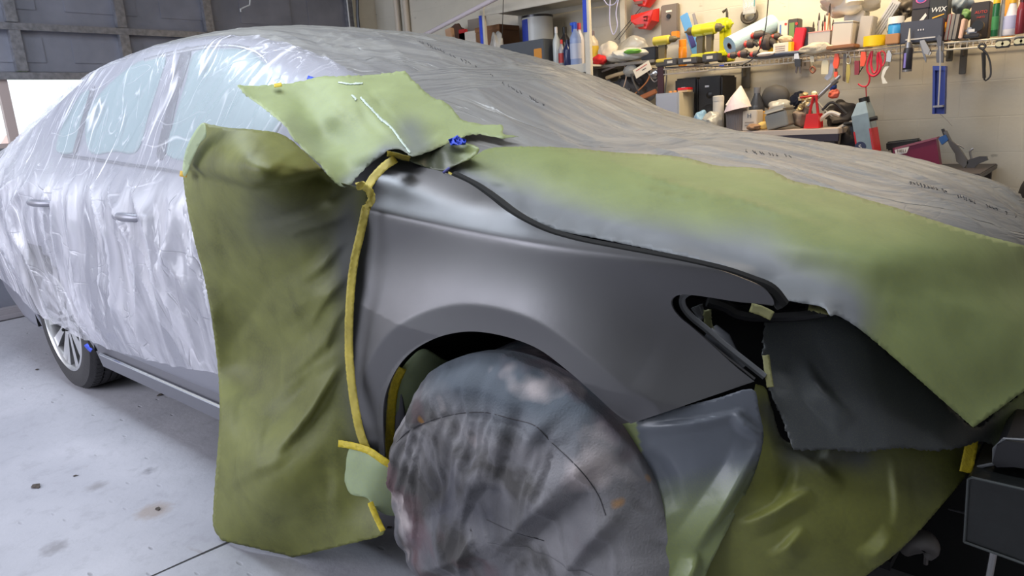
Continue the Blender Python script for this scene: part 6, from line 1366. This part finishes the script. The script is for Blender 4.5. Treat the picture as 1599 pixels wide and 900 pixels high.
# red stand
p, w, h = bslot(1260, 150, 1284, 3.4); t = root('jack_stand', p, 'bright red metal stand with open frame on the bench', 'stand')
RED = C_(204, 34, 40, .4); MB().prism([(-w*.5, 0), (w*.5, 0), (w*.42, h*.45), (-w*.35, h*.45)], -.04, .04).build('base_block', RED, t)
MB().tube([(-w*.3, 0, h*.42), (-w*.08, 0, h), (w*.1, 0, h), (w*.28, 0, h*.42)], .008, 8).tube([(-w*.9, -.02, h*.98), (-w*.2, 0, h*1.0), (w*.2, 0, h)], .006, 8).build('frame', C_(180, 40, 46, .4), t, True)
a, b = atY(1262, 166, 3.42), atY(1312, 118, 3.42)
tag(recenter(MB().tube([a, a.lerp(b, .5), b], [.010, .013, .010], 10).lathe([(.02, -.01), (.02, .02)], 8, Matrix.Translation(a.lerp(b, .8)) @ Ry(.9)).build('steel_shaft', C_(176, 174, 176, .3, .7), None, True)), 'grey steel shaft slanting up behind the red stand', 'shaft')
lump('blue_rag', 'small bright blue rag on the slanting steel shaft', 'rag', 1294, 128, 1306, 142, 3.5, C_(40, 80, 160, .7), .05, 50)
lump('orange_pouch', 'coral orange triangular pouch under the blue rag', 'pouch', 1294, 138, 1312, 154, 3.5, C_(224, 110, 90, .6), .05, 51)
pts = [atY(x, y, 3.33) for x, y in crom([(1236, 222), (1231, 214), (1236, 208), (1246, 207), (1254, 214)], False, 6)]
tag(recenter(MB().tube(pts, .006, 8).build('red_hook', C_(220, 90, 90), None, True)), 'pinkish red hook hanging over the bench edge', 'hook')
lump('dark_heap', 'dark grey tangle of hoses at the right end of the bench', 'hoses', 1284, 158, 1336, 205, 3.6, C_(58, 54, 54, .6), .22, 52, base=BZ, amp=.8)
for i, (pt, r, col, lab) in enumerate([([(1280, 188), (1296, 176), (1312, 180)], .012, (190, 186, 180), 'short silver grip lying on the dark hoses'), ([(1284, 172), (1300, 160), (1322, 178)], .008, (40, 38, 40), 'black bent rod over the dark hoses'), ([(1300, 205), (1318, 196), (1332, 190)], .010, (150, 146, 140), 'dull steel lever at the bench end'), ([(1318, 194), (1344, 190), (1370, 184)], .012, (28, 27, 30), 'thick black handle across the blue grey jug'), ([(1276, 158), (1288, 172), (1300, 182)], .005, (160, 156, 140), 'thin pale rod crossing the dark hoses')]):
    tag(recenter(MB().tube([atY(x, y, 3.4) for x, y in crom(pt, False, 5)], r, 8).build('steel_lever', C_(*col, .4, .3), None, True)), lab, 'handle', 'loose handles on the bench')
# hanging mess left of the bench
for i, (pts, r, col, lab) in enumerate([([(940, 112), (960, 104), (985, 92)], .008, (120, 112, 108), 'grey stick slanting at the left of the hanging cables'), ([(947, 122), (965, 116), (990, 110)], .014, (206, 180, 140), 'beige rope bundle end under the board shelf'), ([(975, 100), (978, 120), (972, 142)], .005, (226, 196, 170), 'peach cord hanging under the board shelf'), ([(1018, 108), (1010, 128), (990, 148)], .005, (196, 130, 80), 'orange brown cord curving down to the film'), ([(1005, 104), (1013, 116), (1022, 128), (1030, 118), (1026, 106)], .004, (160, 156, 156), 'thin grey cable loop around the round chrome lamp'), ([(1038, 100), (1041, 120), (1038, 146)], .005, (130, 132, 138), 'grey blue cable hanging by the maroon strap'), ([(985, 112), (990, 130), (998, 146)], .008, (60, 58, 60), 'black hose hanging behind the peach cord'), ([(950, 125), (962, 136), (985, 140)], .010, (78, 76, 80), 'dark hose end low on the left by the film')]):
    tag(recenter(MB().tube([atY(x, y, 3.52+.02*(i % 3)) for x, y in crom(pts, False, 5)], r, 8).build('hanging_cable', C_(*col, .5), None, True)), lab, 'cable', 'cables hanging left of the bench')
lump('cable_heap', 'dark grey heap of cables below the narrow board shelf', 'cables', 956, 106, 1030, 160, 3.74, C_(92, 90, 92, .6), .2, 61, amp=.8)
p, w, h = slot(1027, 96, 1037, 148, 3.5); o_ = root('strap', p, 'dark maroon strap hanging beside the round chrome lamp', 'strap'); MB().box((0, 0, h/2), (w, .01, h), bev=.003).build('strap', C_(66, 22, 30), o_)
p = atY(1019, 115, 3.48); t = root('work_lamp', p, 'round chrome work lamp hanging under the white card', 'lamp'); MB().lathe([(.012, 0), (.03, -.01), (.034, -.03), (.028, -.032)], 20, Rx(PI/2)).build('reflector', C_(190, 190, 194, .2, .9), t, True); MB().lathe([(.008, -.012), (.010, -.026)], 12, Rx(PI/2)).build('bulb', C_(226, 226, 222), t, True)
p, w, h = slot(993, 96, 1020, 117, 3.46); t = root('white_card', p, 'white card with red print hanging crooked under the board shelf', 'card', ry=-.42); MB().box((0, 0, h*.45), (w, .003, h*.72)).build('card', C_(230, 222, 206, .7), t); MB().box((0, -.002, h*.62), (w*.7, .001, .006)).build('print_line', C_(200, 110, 100), t); MB().box((w*.1, -.002, h*.4), (w*.25, .001, .006)).build('print_line', C_(70, 60, 60), t)
lump('filter_cup', 'frosted round cup beside the white card', 'cup', 974, 100, 996, 120, 3.54, CLEARP, .08, 62, amp=.15)
p = atY(1012, 148, 3.5); o_ = root('leather_strap', p, 'brown leather strap low behind the film edge', 'strap', ry=-.3); MB().box((0, 0, 0), (.14, .012, .035), bev=.005).build('strap', C_(170, 104, 64, .7), o_)
for i, (x, lab) in enumerate([(1027, 'green tool handle leftmost above the film'), (1031, 'green tool handle in the middle above the film'), (1036, 'green tool handle rightmost above the film')]):
    a, b = atY(1028+i, 166, 3.44), atY(x+i*1.5-1, 150, 3.44); tag(recenter(MB().tube([a, b], .005, 6).build('green_file', C_(70, 176, 70), None, True)), lab, 'handle', 'green handles')
# right: jug, black case, binder, spray gun on a low cart
cz = .74; cx0, cx1 = bx1+.03, atY(1535, 255, 3.3).x
t = root('low_cart', ((cx0+cx1)/2, 3.55, 0), 'low dark cart behind the bonnet carrying the maroon case', 'cart'); MB().box((0, 0, cz-.015), (cx1-cx0, .6, .03), bev=.005).build('top', C_(60, 56, 60), t)
for sx in (-1, 1):
    for sy in (-1, 1): MB().box((sx*((cx1-cx0)/2-.04), sy*.26, cz/2-.01), (.04, .04, cz-.03)).build('leg', C_(60, 56, 60), t)
p, w, h = slot(1342, 155, 1384, 236, 3.45); t = root('antifreeze_jug', (p.x, 3.45, cz+.005), 'blue grey plastic jug with red bands leaning on the wall', 'jug', ry=-.2); h = p.z+h-cz; w *= .62
MB().add([Vector(v) for v in [(-w/2, -.07, 0), (w/2, -.07, 0), (w/2, .07, 0), (-w/2, .07, 0), (-w/2, -.07, h*.8), (w*.5, -.07, h*.8), (w*.5, .07, h*.8), (-w/2, .07, h*.8), (-w*.1, -.05, h*.97), (w*.4, -.05, h*.97), (w*.4, .05, h*.97), (-w*.1, .05, h*.97)]],
         [(0, 1, 5, 4), (1, 2, 6, 5), (2, 3, 7, 6), (3, 0, 4, 7), (4, 5, 9, 8), (5, 6, 10, 9), (6, 7, 11, 10), (7, 4, 8, 11), (8, 9, 10, 11), (0, 3, 2, 1)]).build('body', mat('blue_grey_jug', rgb(136, 156, 170), .3, var=.2, vscale=12), t, False)
MB().lathe([(.028, h*.95), (.028, h*1.03)], 16, Matrix.Translation((w*.2, 0, 0))).build('cap', BLACK, t, True)
MB().tube([(-w*.5, -.02, h*.72), (-w*.75, -.02, h*.66), (-w*.6, -.02, h*.50)], .013, 8).build('handle', C_(60, 66, 74), t, True)
for sx, nm in ((-1, 'red_band'), (1, 'red_band')): MB().box((sx*w*.46, -.0, h*.38), (w*.16, .145, h*.42), bev=.004).build(nm, C_(190, 40, 50), t)
MB().lathe([(.03, 0), (.03, .003)], 20, Matrix.Translation((-w*.25, -.071, h*.35)) @ Rx(PI/2)).build('round_label', C_(46, 56, 90), t); text('S', .035, (-w*.25, -.076, h*.35), C_(220, 220, 225), t)
lump('rag', 'black and grey rag lying beneath the thick black handle', 'rag', 1312, 196, 1342, 232, 3.50, C_(44, 42, 46, .9), .14, 71, base=cz, amp=.5)
p, w, h = slot(1384, 207, 1436, 232, 3.60); t = root('drill_case', (p.x, 3.62, p.z), 'long black case leaning behind the maroon case', 'case', ry=-.10); MB().box((0, 0, h*.25), (w, .06, h*.55), bev=.008).build('body', C_(40, 42, 42, .5), t); MB().box((0, -.033, h*.45), (w*.9, .004, h*.06)).build('edge_rib', C_(80, 84, 82), t); MB().box((0, 0, (cz-p.z)/2), (w*.7, .05, p.z-cz)).build('stand', C_(40, 40, 42), t)
# maroon case
q = [atY(x, y, 3.42) for x, y in ((1396, 231), (1463, 214), (1470, 262), (1398, 262))]; t = root('maroon_case', (q[0].x*.5+q[1].x*.5, 3.42, cz), 'maroon flat metal case with a white corner label behind the bonnet', 'case'); o_ = t.location
MB().prism([((v-o_).x, max(.0, (v-o_).z)) for v in q], -.03, .03).build('body', C_(112, 34, 66, .35), t); MB().prism([((v-o_).x, (v-o_).z) for v in [atY(x, y, 3.39) for x, y in ((1397, 231), (1463, 214), (1463, 217), (1398, 234))]], -.034, .034).build('lid_edge', C_(140, 80, 100), t)
MB().prism([((v-o_).x, (v-o_).z) for v in [atY(x, y, 3.39) for x, y in ((1397, 234), (1420, 229), (1416, 239), (1399, 242))]], -.0335, -.0315).build('white_label', C_(214, 208, 206), t); text('HELI', .022, ((atY(1408, 236, 3.39)-o_).x, -.036, (atY(1408, 236, 3.39)-o_).z), C_(60, 50, 56), t)
# spray gun
hang('spray_gun', 'grey metal spray gun with blue cup collar leaning on the wall', 'spray gun', [
    ('barrel', 'flat', [(1474, 206), (1478, 204), (1486, 220), (1494, 226), (1502, 236), (1513, 254), (1506, 262), (1494, 252), (1492, 240), (1484, 228)], .03, (120, 118, 118), .6), ('nozzle', 'flat', [(1470, 202), (1474, 201), (1481, 214), (1476, 218)], .02, (40, 40, 44), 0),
    ('blue_collar', 'flat', [(1466, 215), (1478, 210), (1482, 218), (1472, 226)], .05, (50, 96, 160), 0), ('handle', 'flat', [(1511, 250), (1530, 244), (1541, 244), (1543, 250), (1528, 256), (1520, 264), (1510, 262)], .03, (86, 86, 90), .4),
    ('trigger', 'tube', [(1520, 232), (1515, 236), (1517, 248), (1520, 260)], .006, (150, 150, 152), .7), ('hook', 'tube', [(1492, 226), (1500, 228), (1506, 232)], .004, (150, 146, 144), .7)], 1500, 240, group=None, Y=3.6)
lump('black_bag', 'black bag at the right edge behind the bonnet', 'bag', 1582, 268, 1640, 330, 3.0, C_(18, 18, 20, .7), .3, 72, base=.3, amp=.3)

# ================================================================== FRONT RIGHT: black box, stand, grey clamp
o = atY(1560, 800, .30)
t = root('black_bin', (o.x, .30, 0), 'scuffed black plastic box on a stand in front of the bumper', 'box'); BP = mat('scuffed_black_plastic', rgb(20, 23, 23), .42, var=.5, vscale=14, bump=.15, bscale=60)
def pz(x, y, Y=.26): v = atY(x, y, Y); return (v.x-o.x, v.z)
MB().prism([pz(1509, 752), pz(1516, 743), pz(1640, 772), pz(1640, 890), pz(1602, 880), pz(1508, 850), pz(1504, 842)], -.04, .16).build('front_panel', BP, t)
MB().tube([(pz(x, y)[0], -.042, pz(x, y)[1]) for x, y in ((1506, 846), (1512, 748), (1518, 745), (1600, 764), (1640, 774))], .0022, 6).tube([(pz(x, y)[0], -.042, pz(x, y)[1]) for x, y in ((1506, 846), (1600, 880), (1640, 890))], .0022, 6).build('rim', C_(62, 66, 66, .4), t, True)
MB().prism([pz(1545, 735), pz(1552, 708), pz(1566, 700), pz(1640, 708), pz(1640, 752), pz(1580, 742), pz(1552, 742)], -.01, .14).build('upper_tray', C_(26, 26, 29, .35), t)
MB().tube([(pz(1520, 745)[0], -.0, pz(1520, 745)[1]), (pz(1546, 740)[0], 0, pz(1546, 740)[1]), (pz(1547, 716)[0], 0, pz(1547, 716)[1]), (pz(1562, 701)[0], 0, pz(1562, 701)[1]), (pz(1640, 706)[0], 0, pz(1640, 706)[1])], .003, 6).build('tray_rim', C_(90, 92, 96, .4), t, True)
q = pz(1545, 872); MB().tube([(q[0], .05, q[1]+.01), (q[0]-.02, .05, .01)], .006, 8).tube([(q[0]+.1, .1, q[1]+.0), (q[0]+.1, .1, .01)], .006, 8).lathe([(.10, 0), (.10, .01)], 20, Matrix.Translation((q[0]+.03, .07, 0))).build('stand_leg', C_(150, 150, 150, .3, .9), t, True)
a, b = atY(1482, 795, .5), atY(1508, 802, .4); carpart(MB().tube([a, b], .0025, 6).build('wire', C_(120, 120, 122, .4, .4), car))
pts = [atY(x, y, .55) for x, y in crom([(1412, 862), (1424, 852), (1440, 845), (1452, 852), (1456, 862), (1448, 868)], False, 5)]
t = root('tow_clamp', pts[0], 'grey curved clamp in the dark below the bumper', 'clamp'); MB().tube([v-pts[0] for v in pts], [.012+.012*math.sin(PI*min(1, i/len(pts)*1.2)) for i in range(len(pts))], 10).build('hook', C_(110, 106, 104, .5, .4), t, True); v = atY(1447, 862, .55)-pts[0]; MB().tube([v, v+Vector((.0, 0, -.03))], .005, 6).build('pin', C_(100, 96, 94, .5, .5), t)

# dry bits on the floor
for i, (x, y, s, lab) in enumerate([(57, 761, .022, 'curled dry leaf alone on the floor at the far left'), (118, 744, .008, 'tiny dark crumb right of the curled leaf'), (252, 617, .02, 'dark dry leaf on the floor below the door sill'), (247, 796, .012, 'dark crumb beside the brown floor stain'), (608, 825, .008, 'dark crumb by the lower tape corner'), (626, 811, .008, 'dark crumb touching the wheel cover edge'), (58, 578, .012, 'dry leaf scrap beside the rear tyre')]):
    q = atZ(x, y, 0); m_ = MB(); n = 9
    m_.add([(0, 0, s*.25)]+[(s*math.cos(2*PI*k/n)*(1+.4*math.sin(3*k+i)), s*.6*math.sin(2*PI*k/n)*(1+.3*math.cos(2*k+i)), .002+s*.15*abs(math.sin(2*k+i))) for k in range(n)], [(0, 1+k, 1+(k+1) % n) for k in range(n)])
    o_ = m_.build('dry_leaf' if s > .01 else 'crumb', C_(70, 62, 56, .9)); solid(o_, .001, 0); o_.location = q; o_.rotation_euler.z = i; tag(o_, lab, 'leaf' if s > .01 else 'crumb', 'dry bits on the floor')
